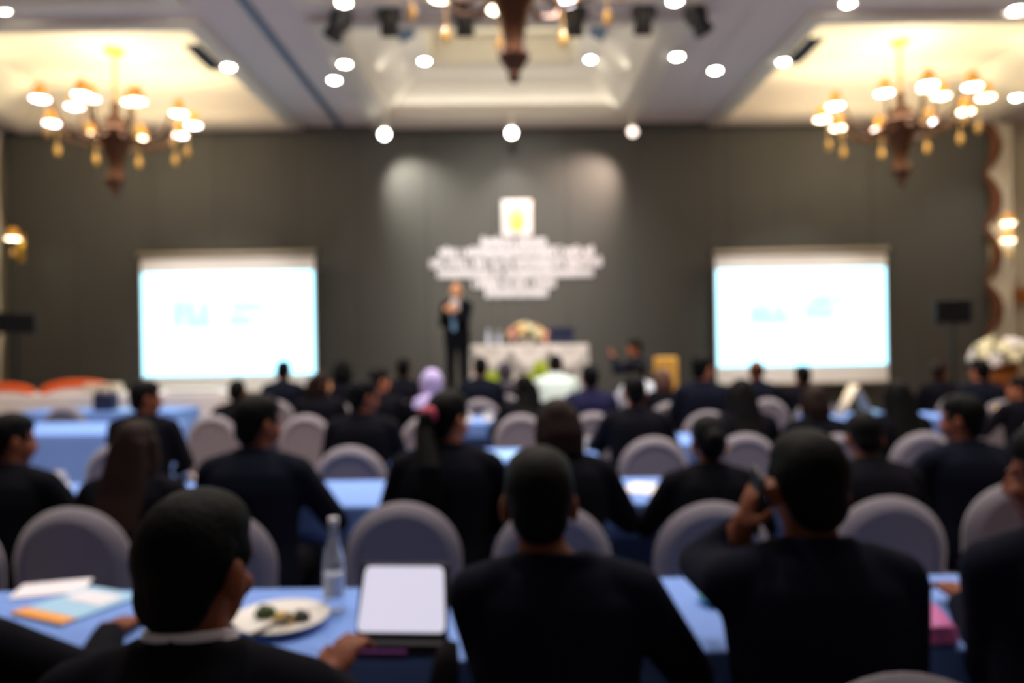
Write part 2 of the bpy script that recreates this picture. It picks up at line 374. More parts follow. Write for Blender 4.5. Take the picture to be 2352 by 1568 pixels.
ch=make_chandelier(); ch.location=(cl.x,10.3,4.68); ch['label']='lit bronze chandelier with amber shades hanging from the left coffer'
dup(ch,(cr.x,10.3,4.70),math.radians(20),'lit bronze chandelier with amber shades hanging from the right coffer')
dup(ch,(0.085,6.45,4.86),math.radians(0),'centre chandelier cut off by the top edge, bronze stem pointing down')
for x,y,z in ((cl.x,10.3,4.68),(cr.x,10.3,4.7),(0.085,6.4,4.9)):
    lamp('POINT',(x,y,z-0.05),None,70,(1,0.84,0.62),0.5)

# ------------------------------------------------------------------ things on and by the back wall
def glyph_line(mb, x0, x1, z, h, seed, y0=0.0):                # unreadable script-like strokes
    r=random.Random(seed); x=x0; wst=h*0.22
    while x < x1-h*0.5:
        wd=h*r.uniform(0.46,0.62); k=r.randrange(5)
        mb.box((x+wst/2,y0,z),(wst,0.02,h))
        if k!=1: mb.box((x+wd-wst/2,y0,z),(wst,0.02,h))
        if k in (0,3): mb.box((x+wd/2,y0,z+h/2-wst/2),(wd-2*wst+0.002,0.02,wst))
        if k in (1,2,4): mb.box((x+wd/2+wst*0.2,y0,z-h/2+wst/2),(wd-2*wst+0.002,0.02,wst))
        if k==4: mb.box((x+wd/2,y0,z),(wd-2*wst+0.002,0.02,wst))
        if r.random()<0.3: mb.box((x+wd/2,y0,z+h*0.68),(wd*0.6,0.02,wst))
        x+=wd+h*0.10
t=thing('wall_lettering','six centred lines of white lettering on the charcoal stage wall','lettering',(0,WALL_Y-0.012,0))
for i,(a,b,y) in enumerate([(1105,1266,557),(1010,1365,580),(988,1385,604),(1005,1362,628),(1086,1281,651),(1115,1257,673)]):
    A=P(a,y,WALL_Y); B=P(b,y,WALL_Y); m=MB(); glyph_line(m,A.x,B.x,(A.z+B.z)/2,0.135,i+3); obj('text_line',m,M_shirt,t)
a=P(1187,500,WALL_Y-0.05)
t=thing('emblem_panel','white square panel with a gold emblem above the wall lettering','emblem',(a.x,WALL_Y-0.03,a.z))
obj('panel',MB().box((0,0.0,0),(0.50,0.05,0.60)),M_white,t,bevel=0.02)
e=MB(); e.tube([(0,-0.035,-0.22),(0,-0.035,-0.1),(0,-0.035,0.05),(0,-0.035,0.16),(0,-0.035,0.25)],[(0.07,0.012),(0.085,0.014),(0.06,0.014),(0.035,0.012),(0.006,0.006)],12)
for s in (-1,1):
    for k in range(3): e.tube([(s*0.05,-0.035,-0.16+0.09*k),(s*0.13,-0.035,-0.13+0.1*k),(s*0.16,-0.035,-0.02+0.09*k)],[0.018,0.014,0.004],8)
obj('gold_emblem',e,M_gold,t)
def screen(x0,x1,yt,ys0,ys1,yb,label,blobs,cased):
    D=12.0; A=P(x0,yt,D); B=P(x1,yb,D); S0=P(x0,ys0,D); S1=P(x1,ys1,D)
    c0=P((x0+x1)/2,yt,D); c1=P((x0+x1)/2,ys0,D); c2=P((x0+x1)/2,ys1,D); c3=P((x0+x1)/2,yb,D)
    W=(x1-x0)*D/F; t=thing('projection_screen',label,'projection screen',(c0.x,D,0),0,'pull-down screens')
    t.rotation_euler=(0,-ROLL*0.6,0); t.location=(c0.x,D,c0.z)
    def zz(p): return p.z-c0.z
    obj('fabric',MB().box((0,0.0,zz(c3)/2),(W,0.012,-zz(c3))),M_fabric,t)
    obj('projected_slide',MB().box((0,-0.012,(zz(c1)+zz(c2))/2),(W-0.05,0.008,zz(c1)-zz(c2))),M_slide,t)
    cs=MB(); cs.tube([(-W/2-0.06,0,0.05),(W/2+0.05,0,0.05)],0.055,14); obj('casing',cs,M_alu,t)
    for s in (-1,1): obj('end_cap',MB().box((s*(W/2+0.07),0,0.05),(0.03,0.13,0.13)),M_bmetal,t,bevel=0.01)
    bb=MB(); bb.tube([(-W/2-0.03,0,zz(c3)),(W/2+0.03,0,zz(c3))],0.022,10); obj('bottom_bar',bb,M_alu,t)
    for (a,b,y,h,sd) in blobs:
        g=MB(); q0=P(a,y,D); q1=P(b,y,D); glyph_line(g,q0.x-c0.x,q1.x-c0.x,q0.z-c0.z,h,sd,-0.02); obj('slide_print',g,M_slidetext,t)
    for s in (-1,1): obj('hanging_cord',MB().tube([(s*W*0.42,0,0.09),(s*W*0.42,0,CEIL-c0.z)],0.006,6),M_bmetal,t)
    return t
screen(323,722,592,625,860,901,'left projection screen with a lit white slide, edges pale cyan',[(400,488,712,0.24,1),(398,490,740,0.16,2),(535,612,706,0.12,3),(528,598,736,0.16,4)],1)
screen(1642,2035,585,617,838,880,'right projection screen with a lit white slide on the stage wall',[(1722,1806,716,0.2,5),(1722,1810,732,0.14,6),(1855,1938,692,0.12,7),(1848,1925,718,0.18,8)],0)
# loudspeakers on stands
def pa(px,py,D,wd,ht,label,rz):
    p=P(px,py,D); t=thing('loudspeaker',label,'loudspeaker',(p.x,D,0),rz)
    b=MB(); b.add([(-wd/2,-0.2,p.z-ht/2),(wd/2,-0.2,p.z-ht/2),(wd/2,-0.2,p.z+ht/2),(-wd/2,-0.2,p.z+ht/2),(-wd*0.36,0.2,p.z-ht/2),(wd*0.36,0.2,p.z-ht/2),(wd*0.36,0.2,p.z+ht/2),(-wd*0.36,0.2,p.z+ht/2)],[(0,1,2,3),(5,4,7,6),(0,4,5,1),(1,5,6,2),(2,6,7,3),(3,7,4,0)])
    obj('cabinet',b,M_black,t,bevel=0.02)
    obj('grille',MB().box((0,-0.208,p.z),(wd*0.9,0.012,ht*0.9)),M_bmetal,t)
    obj('pole',MB().tube([(0,0,0.6),(0,0,p.z-ht/2)],[0.022,0.018],10),M_bmetal,t)
    for k in range(3):
        a=2*PI*k/3+0.4; l=MB(); l.tube([(0,0,0.85),(0.45*math.cos(a),0.45*math.sin(a),0.02)],0.014,8); l.ell((0.45*math.cos(a),0.45*math.sin(a),0.025),0.025,n=8,m=6); obj('leg',l,M_bmetal,t)
pa(36,742,10.6,0.50,0.30,'wide black loudspeaker at the left edge of the stage wall',0.58)
pa(2190,715,10.6,0.46,0.36,'black loudspeaker on a stand to the right of the right screen',-0.55)
# scalloped drape on the right end of the stage wall
def drape(name,label,x_in,x_out,z0,z1,n_sc,depth,side,trim=True):
    t=thing(name,label,'curtain',(0,WALL_Y-0.02,0)); nz,nx=130,14; vs=[]; edge=[]
    for i in range(nz+1):
        z=z0+(z1-z0)*i/nz; ph=((nz-i)/nz*n_sc)%1.0; off=depth*(abs(math.sin(PI*ph)))
        for j in range(nx+1):
            u=j/nx; x=(x_in+side*off)*(1-u)+x_out*u
            vs.append((x,-0.10-0.04*math.sin(u*14)-0.05*math.sin(PI*ph)*(1-u),z))
        edge.append(vs[-nx-1])
    fs=[(i*(nx+1)+j,i*(nx+1)+j+1,(i+1)*(nx+1)+j+1,(i+1)*(nx+1)+j) for i in range(nz) for j in range(nx)]
    o=obj('fabric',MB().add(vs,fs),mat('cream_drape',lin((206,196,178)),0.8),t,ang=80); sd=o.modifiers.new('s','SOLIDIFY'); sd.thickness=0.012
    if not trim: return
    m=MB(); m.tube([(x-side*0.025,y-0.01,z) for x,y,z in edge],[(0.03+0.05*abs(math.sin(PI*(((nz-i)/nz*n_sc)%1)))) for i in range(nz+1)],8); obj('trim_edge',m,mat('russet_trim',lin((96,50,20)),0.7),t)
a=P(2262,300,12.2); b=P(2318,300,12.2)
drape('scalloped_drape','tall cream drape with scalloped russet edge beside the stage wall, right',a.x,b.x,0.02,CEIL-0.02,5.72,0.16,1)
a=P(-14,300,12.2)
drape('side_drape','narrow plain drape at the far left edge of the stage wall',P(8,600,12.2).x,a.x-0.25,0.0,CEIL-0.02,3,-0.04,1,False)
# wall sconces
def sconce(x,y,z,tiers,label):
    t=thing('wall_sconce',label,'wall lamp',(x,y,z),0)
    obj('backplate',MB().box((0,0.0,-0.15),(0.10,0.03,0.44)),M_gold,t,bevel=0.01)
    for k,dz in enumerate(tiers):
        d=MB(); d.tube([(0,-0.02,-0.2+dz),(0,-0.12,-0.22+dz),(0,-0.2,-0.1+dz),(0,-0.2,0.1+dz)],0.016,8); ao=obj('arm',d,M_bronze,t)
        obj('shade',MB().lathe([(0.03,0.17),(0.06,0.15),(0.09,0.06),(0.12,0.0),(0.113,0.0),(0.082,0.06),(0.03,0.15)],(0,-0.2,-0.02+dz)),M_amber,ao)
        obj('bulb',MB().lathe([(0,-0.012),(0.08,-0.006),(0.11,0.008)],(0,-0.2,-0.02+dz)),M_bulbw,ao)
        obj('crystal_drop',MB().lathe([(0,0.02),(0.03,-0.02),(0.035,-0.07),(0,-0.13)],(0,-0.2,-0.2+dz)),M_drop,ao)
q=P(2336,505,11.9); sconce(q.x,12.32,q.z,(0,-0.28),'gold wall lamp with two lit shades at the right edge')
q=P(-6,538,11.4); sconce(q.x,11.96,q.z,(0,),'gold wall lamp with a lit shade at the left edge')
struct('wall_left_return',MB().box((P(-30,500,12.0).x-0.55,12.09,CEIL/2),(1.2,0.2,CEIL)),M_cream)

# ------------------------------------------------------------------ stage table and what stands on it
TZ=1.49; tx0,tx1,ty0,ty1=-0.52,1.17,10.75,11.35
def cloth_mesh(x0,x1,y0,y1,z,drops,seed=0,fold=0.012,n=40):    # drops: bottom z on near, right, far, left side
    r=random.Random(seed); pts=[]; W,Dp=x1-x0,y1-y0; rad=0.02
    per=[]
    def side(a,b,dn,zb):
        L=(Vector(b)-Vector(a)).length; k=max(6,int(L/0.07))
        for i in range(k): per.append((Vector(a).lerp(Vector(b),i/k),Vector(dn),zb))
    side((x0,y0),(x1,y0),(0,-1),drops[0]); side((x1,y0),(x1,y1),(1,0),drops[1]); side((x1,y1),(x0,y1),(0,1),drops[2]); side((x0,y1),(x0,y0),(-1,0),drops[3])
    N=len(per); m=MB(); rows=[]
    phs=r.random()*6
    for f in (0,0.03,0.12,0.4,0.7,1.0):
        row=[]
        for i,(p,d,zb) in enumerate(per):
            zz=z-(z-zb)*f; out=(0.004+(0.006 if f>0 else 0)+fold*f*(1+math.sin(i*0.95+phs)+0.6*math.sin(i*2.1+phs*2))*min(1,(z-zb)/0.4))
            q=p+d*out; row.append((q.x,q.y,zz if f>0 else z))
        rows.append(row)
    vs=[p for row in rows for p in row]; fs=[(k*N+i,k*N+(i+1)%N,(k+1)*N+(i+1)%N,(k+1)*N+i) for k in range(5) for i in range(N)]
    fs.append(tuple(range(N-1,-1,-1))); m.add(vs,fs); return m
def table(x0,x1,y0,y1,z,label,clab,m,drops,floor=0.0,group='cloth-covered tables',cgroup='tablecloths',seed=0):
    t=thing('conference_table',label,'table',((x0+x1)/2,(y0+y1)/2,floor),0,group); hx,hy=(x1-x0)/2-0.01,(y1-y0)/2-0.01
    obj('tabletop',MB().box((0,0,z-floor-0.02),(2*hx,2*hy,0.028)),M_wood,t)
    for sx in (-1,1):
        for sy in (-1,1): obj('leg',MB().tube([(sx*(hx-0.1),sy*(hy-0.06),0),(sx*(hx-0.1),sy*(hy-0.06),z-floor-0.034)],0.016,8),M_bmetal,t)
    c=cloth_mesh(x0,x1,y0,y1,z,drops,seed); o=obj('tablecloth',c,m,None,ang=55); tag(o,clab,'tablecloth',cgroup)
    sd=o.modifiers.new('s','SOLIDIFY'); sd.thickness=0.003; sd.offset=-1; return t
table(tx0,tx1,ty0,ty1,TZ,'table on the stage under a white swagged cloth','white cloth draped over the table on the stage',M_white,(0.735,0.735,0.735,0.735),0.72,seed=5)
sg=MB()
for k in range(3):
    a=tx0+0.02+k*0.55; pts=[(a+0.55*u/10,ty0-0.055-0.02*math.sin(PI*u/10),TZ-0.02-0.30*math.sin(PI*u/10)) for u in range(11)]
    sg.tube(pts,[(0.03+0.07*math.sin(PI*u/10),0.018) for u in range(11)],8,up=(0,1,0))
tag(obj('cloth_swag',sg,M_white,ang=80),'white swags pinned along the front of the stage table','cloth swag')
def flowers(px,py,D,z0,R,n,mats,label,seed,sq=0.8,pot=M_white):
    r=random.Random(seed); x=P(px,py,D).x; t=thing('flower_arrangement',label,'flowers',(x,D,z0))
    obj('bowl',MB().lathe([(0,0),(R*0.3,0),(R*0.42,R*0.22),(R*0.38,R*0.3),(0,R*0.25)],n=18),pot,t)
    lf=MB()
    for k in range(26):
        a=r.uniform(0,2*PI); e=r.uniform(0.0,1.0); d=Vector((math.cos(a)*math.cos(e),math.sin(a)*math.cos(e),math.sin(e)*0.8)); b=Vector((0,0,R*0.3)); L=R*r.uniform(0.8,1.15)
        lf.tube([b+d*L*0.3,b+d*L*0.7,b+d*L],[(R*0.02,R*0.01),(R*0.12,R*0.015),(0.003,0.003)],6)
    obj('leaves',lf,M_green,t)
    for k in range(n):
        a=2*PI*0.618*k; e=math.asin(min(1,0.05+0.93*k/n)); d=Vector((math.cos(a)*math.cos(e),math.sin(a)*math.cos(e),math.sin(e)))
        c=Vector((0,0,R*0.35))+Vector((d.x,d.y,d.z*sq))*R*0.85; m=MB(); s=R*r.uniform(0.2,0.28); m.ell(c,s*0.45,n=8,m=6)
        u=d.orthogonal().normalized(); v=d.cross(u)
        for j in range(6):
            th=2*PI*j/6; w_=u*math.cos(th)+v*math.sin(th); Rm=Matrix((w_,d.cross(w_),d)).transposed(); m.ell(c+w_*s*0.55+d*s*0.12,(s*0.5,s*0.4,s*0.2),Rm,n=8,m=6)
        obj('flower',m,mats[k%len(mats)],t)
    return t
flowers(1208,772,10.95,TZ,0.30,16,[M_peach,M_pink,M_peach,M_creamp],'peach and pink flower arrangement on the stage table',3)
def bottle(loc,h,label,name='water_bottle',m=M_water,group=None,cap=M_shirt,label_band=True):
    t=thing(name,label,'bottle',loc,0,group); r=h*0.115
    obj('glass',MB().lathe([(0,0),(r*0.9,0.0),(r,h*0.03),(r,h*0.52),(r*0.85,h*0.6),(r*0.45,h*0.78),(r*0.4,h*0.93),(r*0.36,h*0.935),(0,h*0.935)],n=20),m,t)
    obj('cap',MB().lathe([(0,h*0.93),(r*0.46,h*0.93),(r*0.46,h),(0,h)],n=16),cap,t)
    if label_band: obj('paper_label',MB().lathe([(r*1.01,h*0.15),(r*1.02,h*0.15),(r*1.02,h*0.4),(r*1.01,h*0.4)],n=20),M_water,t)
bottle((P(1122,770,10.95).x,10.95,TZ),0.24,'left of two water bottles on the stage table beside the speaker')
bottle((P(1146,770,11.05).x,11.05,TZ),0.21,'right of two water bottles on the stage table, nearer the flowers')
x=P(1290,768,11.0).x; t=thing('laptop','navy laptop open on the right half of the stage table','laptop',(x,11.0,TZ),0)
obj('base',MB().box((0,0.12,0.012),(0.36,0.25,0.02)),M_navyobj,t,bevel=0.004)
obj('lid',MB().box((0,-0.02,0.13),(0.36,0.012,0.24),Matrix.Rotation(0.12,3,'X')),M_navyobj,t,bevel=0.004)
x=P(1252,770,11.0).x; tag(obj('pink_flower_vase',MB().lathe([(0,0),(0.03,0),(0.035,0.06),(0.02,0.09),(0.03,0.11),(0.05,0.15),(0.03,0.2),(0,0.21)]),M_pink,loc=(x,11.0,TZ)),'small pink vase between the flowers and laptop on the stage table','vase')
def plant(px,py,D,label,h,seed):
    r=random.Random(seed); p=P(px,py,D); t=thing('potted_plant',label,'plant',(p.x,D,0.0))
    z=p.z; obj('pot',MB().lathe([(0,0),(0.12,0),(0.15,z-h*0.6),(0,z-h*0.6)]),M_white,t); lf=MB()
    for k in range(30):
        a=r.uniform(0,2*PI); e=r.uniform(0.3,1.5); d=Vector((math.cos(a)*math.cos(e)*0.7,math.sin(a)*math.cos(e)*0.7,math.sin(e))); b=Vector((0,0,z-h*0.6)); L=h*r.uniform(0.6,1.1)
        lf.tube([b,b+d*L*0.6,b+d*L+Vector((0,0,-0.03))],[(0.01,0.005),(0.04,0.006),(0.003,0.003)],6)
    obj('leaves',lf,M_lime,t)
plant(1238,845,9.4,'lime green leafy plant in front of the stage table, right of its middle',0.34,1)
plant(1133,862,9.4,'lime green leafy plant in front of the stage table, left end',0.22,2)

# ------------------------------------------------------------------ hall tables
TB=0.765
BL=M_blue
ROWS=[('front',[(-1.86,-0.03,1.79,2.31,'left'),(0.0,1.84,1.83,2.38,'right')]),]
N=0.60; LONG=0.06
def bt(x0,x1,y0,y1,where,near=N,seed=0):
    table(x0,x1,y0,y1,TB,'table under the blue cloth '+where,'blue tablecloth on the table '+where,BL,(near,LONG,LONG,LONG),seed=seed)
bt(-1.86,-0.02,1.79,2.31,'nearest the camera, left half, with the plate and tablet',seed=1)
bt(0.0,1.84,1.83,2.38,'nearest the camera, right half, with the pink packet',seed=2)
bt(-3.95,-2.10,3.5,4.12,'in the second row at the left edge',seed=3)
bt(-2.06,-0.28,3.5,4.12,'in the second row behind the clear glass bottle',seed=4)
bt(-0.25,1.54,3.5,4.12,'in the second row behind the balding man at centre',seed=5)
bt(1.60,3.40,3.5,4.12,'in the second row behind the phoning man',seed=6)
bt(-0.90,0.60,4.75,5.30,'in the third row at centre',seed=8)
bt(1.00,2.85,5.45,6.05,'in the third row, right of centre',seed=9)
bt(-5.20,-3.22,6.42,7.45,'standing empty at the left, lit along its top',near=LONG,seed=11)
bt(-5.75,-3.86,8.55,9.25,'far left in front of the buffet',near=LONG,seed=12)
bt(-0.90,0.95,7.05,7.6,'in the fourth row, at centre',seed=14)
bt(2.95,4.30,7.05,7.6,'holding the folded cream card',seed=16)
table(-7.4,-3.75,9.62,10.3,0.90,'long buffet table under white cloth below the left screen','white cloth on the buffet table below the left screen',M_white,(0.05,0.05,0.05,0.05),seed=20)

# ------------------------------------------------------------------ chairs
def arch(wd,h0,h1,inset,n=20):                                  # outline of a round-topped back, inset inwards
    r=wd/2-inset; pts=[(-r+0.03,h0+inset)]; zc=h1-wd/2
    pts=[(-r*0.92,h0+inset),(-r*0.97,(h0+zc)/2)]
    for i in range(n+1): a=PI-PI*i/n; pts.append((r*math.cos(a),zc+r*math.sin(a)))
    pts += [(r*0.97,(h0+zc)/2),(r*0.92,h0+inset)]; return pts
def make_chair():
    t=thing('banquet_chair','','chair',(0,0,0),0,'grey covered banquet chairs')      # origin on the floor under the seat, faces +Y
    vs=[]; prof=[(0.060,-0.026),(0.056,-0.034),(0.050,-0.036),(0.032,-0.025),(0.014,-0.008),(0.004,0.010),(0.010,0.030),(0.03,0.042),(0.06,0.045)]
    o0=None; n=None; rec=math.radians(5)
    for ins,y in prof:
        for x,z in arch(0.465,0.40,0.92,ins):
            vs.append((x,-0.215+y-(z-0.45)*math.tan(rec),z))
        n=len(arch(0.465,0.40,0.92,ins))
    fs=[(k*n+i,k*n+i+1,(k+1)*n+i+1,(k+1)*n+i) for k in range(len(prof)-1) for i in range(n-1)]
    fs += [(k*n+n-1,k*n,(k+1)*n,(k+1)*n+n-1) for k in range(len(prof)-1)]
    fs += [tuple(range(n)), tuple(range((len(prof)-1)*n+n-1,(len(prof)-1)*n-1,-1))]
    obj('backrest',MB().add(vs,fs),M_chair,t,ang=38)
    sb=MB(); sb.box((0,0.02,0.425),(0.43,0.43,0.075)); obj('seat',sb,M_chair,t,bevel=0.03)
    sk=MB(); rows=[]
    for z,e in ((0.40,0.0),(0.25,0.004),(0.06,0.012)):
        row=[]
        for i in range(36):
            a=2*PI*i/36; c,s=math.cos(a),math.sin(a); k=0.215/max(abs(c),abs(s)); k=min(k,0.255)+e+0.006*math.sin(i*3)*e*60
            row.append((c*k,0.02+s*k,z))
        rows.append(row)
    sk.add([p for r_ in rows for p in r_],[(k*36+i,k*36+(i+1)%36,(k+1)*36+(i+1)%36,(k+1)*36+i) for k in range(2) for i in range(36)])
    o=obj('cover_skirt',sk,M_chair,t,ang=80); sd=o.modifiers.new('s','SOLIDIFY'); sd.thickness=0.006
    for sx in (-1,1):
        for sy in (-1,1): obj('leg',MB().tube([(sx*0.18,0.02+sy*0.18,0),(sx*0.18,0.02+sy*0.18,0.39)],0.014,8),M_leg,t)
    return t
CH=[None]
def chair(px,D,label,rz=0.0,x=None,scale=None):                 # D: depth of the back of the chair
    xx=P(px,900,D).x if x is None else x
    if CH[0] is None: CH[0]=make_chair(); o=CH[0]
    else: o=dup(CH[0],scale=scale)
    o.location=(xx,D+0.24,0); o.rotation_euler=(0,0,rz); o['label']=label; return o

# ------------------------------------------------------------------ people
def rotx(p,o,a):
    p=Vector(p)-o; return Matrix.Rotation(a,3,'X')@p+o
def ik(S,W,a,b,pole):
    d=W-S; L=d.length
    if L>a+b-0.004: W=S+d*((a+b-0.004)/L); d=W-S; L=d.length
    c=(a*a-b*b+L*L)/(2*L); h=math.sqrt(max(a*a-c*c,0)); n=d.normalized(); q=Vector(pole)-n*n.dot(Vector(pole)); q.normalize()
    return S+n*c+q*h, W
def hand(mb, W, d, up, side, curl=0.5, s=1.0):
    d=Vector(d).normalized(); up=Vector(up); up=(up-d*up.dot(d)).normalized(); x=d.cross(up)*side     # x points to the thumb side
    R=Matrix((x,d,up)).transposed()
    mb.cap(W-d*0.03,W+d*0.02,0.027*s,0.028*s,10)
    mb.ell(W+d*0.05*s,(0.041*s,0.052*s,0.017*s),R)
    for k,(o,L) in enumerate([(0.030,0.070),(0.010,0.078),(-0.011,0.072),(-0.030,0.056)]):
        b=W+d*0.088*s+x*o*s; a1=curl*0.6; a2=curl*1.5; d1=(d*math.cos(a1)-up*math.sin(a1)+x*o*1.5).normalized(); d2=(d*math.cos(a2)-up*math.sin(a2)).normalized()
        m=b+d1*L*0.5*s; mb.cap(b,m,0.0095*s,0.0088*s,8); mb.cap(m,m+d2*L*0.5*s,0.0086*s,0.0072*s,8)
    b=W+d*0.03*s+x*0.032*s; t=(x*0.75+d*0.75-up*0.35*curl).normalized(); m=b+t*0.04*s; mb.cap(b,m,0.013*s,0.011*s,8); mb.cap(m,m+(t*0.5+d*0.8-up*0.4*curl).normalized()*0.03*s,0.0105*s,0.0085*s,8)
PCACHE={}
POSE={
 'sit':   dict(lean=6,turn=0,nod=4,wr=((-0.13,0.37,0.815),(0.14,0.36,0.815))),
 'sit_r': dict(lean=6,turn=-38,nod=3,wr=((-0.10,0.37,0.815),(0.17,0.35,0.815))),
 'sit_l': dict(lean=6,turn=38,nod=3,wr=((-0.17,0.36,0.815),(0.10,0.37,0.815))),
 'edge':  dict(lean=6,turn=38,nod=3,wr=((-0.06,0.36,0.815),(0.10,0.37,0.815)),pole=((-0.02,-0.4,-1),(0.3,-0.3,-1))),
 'write': dict(lean=15,turn=-8,nod=20,wr=((-0.16,0.40,0.815),(0.12,0.40,0.815))),
 'down':  dict(lean=10,turn=14,nod=14,wr=((-0.12,0.37,0.815),(0.15,0.36,0.815))),
 'lap':   dict(lean=2,turn=6,nod=2,wr=((-0.10,0.30,0.64),(0.10,0.30,0.64))),
 'lap_r': dict(lean=2,turn=-50,nod=2,wr=((-0.10,0.30,0.64),(0.10,0.30,0.64))),
 'back':  dict(lean=-3,turn=0,nod=2,wr=((-0.14,0.34,0.80),(0.14,0.33,0.80))),
 'phone': dict(lean=5,turn=0,nod=3,wr=((-0.135,0.10,1.085),(0.17,0.30,0.815)),hd=((0.18,-0.22,0.9),None),pole=((-0.35,0.5,-1),(0.1,-0.4,-1))),
 'centre':dict(lean=0,turn=0,nod=5,hdx=-0.035,wr=((-0.10,0.32,0.815),(0.22,0.33,0.815)),pole=((0.1,-0.4,-1),(0.7,-0.3,-0.8))),
 'tablet':dict(lean=6,turn=-14,nod=4,wr=((-0.15,0.35,0.815),(0.115,0.45,0.83)),hd=(None,(0.35,0.6,0.5)),pole=(None,(1,-0.4,-0.6))),
 'reach': dict(lean=14,turn=0,nod=14,wr=((-0.1,0.37,0.815),(0.17,0.58,0.83)),hd=(None,(0.05,0.9,0.0))),
 'speak': dict(stand=1,lean=1,turn=10,nod=0,wr=((-0.02,0.24,1.30),(0.05,0.25,1.33)),hd=((0.8,0.2,0.25),(-0.8,0.1,0.3)),pole=((-0.45,-0.3,-1),(0.45,-0.3,-1))),
 'photo': dict(stand=1,lean=4,turn=0,nod=2,wr=((-0.06,0.34,1.47),(0.06,0.34,1.45)),hd=((0.2,0.5,0.6),(-0.2,0.5,0.6)),pole=((-1,0,-1),(1,0,-1))),
}
def person_parts(pose,hair,vox):
    key=(pose,hair,vox)
    if key in PCACHE: return PCACHE[key]
    q=POSE[pose]; st=q.get('stand'); dz=0.40 if st else 0.0; O=Vector((0,0,0.55+dz)); la=-math.radians(q['lean'])
    def L(x,y,z): return rotx((x,y,z+dz),O,la)
    b=MB(); j=MB(); tr=MB()
    # torso
    tor=[(0.50,0.15,0.105,0.0),(0.60,0.148,0.105,0.0),(0.70,0.138,0.10,0.0),(0.82,0.15,0.105,0.0),(0.93,0.165,0.11,-0.005),(1.0,0.15,0.095,-0.008),(1.05,0.085,0.065,-0.005)]
    b.tube([L(0,y,z) for z,_,_,y in tor],[(rx,ry) for _,rx,ry,_ in tor],16)
    jt=[(0.485,0.205,0.15,0.005),(0.56,0.202,0.15,0.0),(0.68,0.182,0.135,0.0),(0.82,0.192,0.138,0.0),(0.92,0.205,0.138,-0.003),(0.985,0.195,0.122,-0.008),(1.035,0.135,0.092,-0.006),(1.072,0.078,0.070,0.0)]
    if st: jt=[(0.36,0.19,0.125,0.005),(0.46,0.19,0.13,0.005)]+jt[1:]
    j.tube([L(0,y,z) for z,_,_,y in jt],[(rx,ry) for _,rx,ry,_ in jt],18)
    col=[]                                                      # jacket collar
    for i in range(15):
        a=-PI/2+(-1.15+2.3*i/14)*PI*0.62; col.append(L(0.080*math.cos(a),0.072*math.sin(a)+0.004,1.072+0.012*math.cos(a+PI/2)))
    j.tube(col,0.016,8)
    np_=L(q.get('hdx',0),0.012,1.085)
    hx_=q.get('hdx',0); b.tube([L(0,0.0,1.0),L(hx_*0.4,0.0,1.05),L(hx_*0.9,0.008,1.09),L(hx_,0.016,1.15)],[(0.09,0.075),(0.066,0.064),(0.056,0.058),(0.055,0.06)],14)
    # arms
    for i,sx in enumerate((-1,1)):
        S=L(sx*0.178,0.0,0.985); W0=Vector(q['wr'][i]);
        W0=Vector(W0); pole=(q.get('pole') or (None,None))[i] or (sx*0.75,-0.25,-0.8)
        E,W=ik(S,W0,0.285,0.265,pole)
        b.cap(S,E,0.052,0.042); b.cap(E,W,0.042,0.028); b.cap(L(sx*0.10,0,1.0),S,0.05,0.055)
        j.cap(L(sx*0.115,-0.004,1.008),S,0.066,0.069); j.cap(S,E,0.069,0.058); Wc=E+(W-E)*0.93; j.cap(E,E+(Wc-E)*0.5,0.058,0.05); j.tube([E,Wc],[0.055,0.043],14)
        hd=(q.get('hd') or (None,None))[i] or ((W-E).normalized()*Vector((1,1,0)) if not pose.startswith('lap') else (-sx*0.3,0.9,-0.1))
        nrm=(0,0,1) if not st and pose!='phone' else (0,0.7,0.7)
        if pose=='phone' and i==0: nrm=(-1,0,0.2)
        if st: nrm=(0,1,0.1)
        hand(b,W,hd,nrm,-sx if True else sx,0.45 if pose not in ('speak','photo','phone','tablet') else 0.9)
    # legs
    for sx in (-1,1):
        if st:
            h,k,a,toe=Vector((sx*0.088,0,0.93)),Vector((sx*0.10,0.015,0.50)),Vector((sx*0.105,-0.01,0.09)),Vector((sx*0.125,0.13,0.035))
        else:
            h,k,a,toe=Vector((sx*0.09,0.02,0.545)),Vector((sx*0.115,0.40,0.525)),Vector((sx*0.115,0.33,0.09)),Vector((sx*0.125,0.47,0.035))
        b.cap(h,k,0.075,0.052); b.cap(k,a,0.05,0.034); b.cap(a,toe,0.038,0.03)
        tr.cap(h,k,0.092,0.070); tr.cap(k,k+(a-k)*0.35,0.07,0.066); tr.tube([k+(a-k)*0.3,a+(k-a)*0.02],[0.066,0.056],14)
    tr.tube([O+Vector((0,0,-0.07)),O,O+Vector((0,0,0.09))],[(0.165,0.118),(0.175,0.125),(0.16,0.115)],16)
    # head
    hm=Matrix.Translation(np_)@Matrix.Rotation(math.radians(q['turn']),4,'Z')@Matrix.Rotation(-math.radians(q['nod']),4,'X')
    HR=hm.to_3x3()
    def he(m,c,r,n=16,mm=11): m.ell(hm@Vector(c),r,HR,n,mm)
    he(b,(0,-0.004,0.135),(0.075,0.095,0.092)); he(b,(0,0.036,0.062),(0.058,0.062,0.074)); he(b,(0,0.062,0.008),(0.028,0.026,0.022)); he(b,(0,-0.02,0.07),(0.062,0.07,0.06))
    b.tube([hm@Vector(p) for p in ((0,0.088,0.108),(0,0.104,0.085),(0,0.110,0.066),(0,0.098,0.056))],[0.008,0.010,0.013,0.009],8)
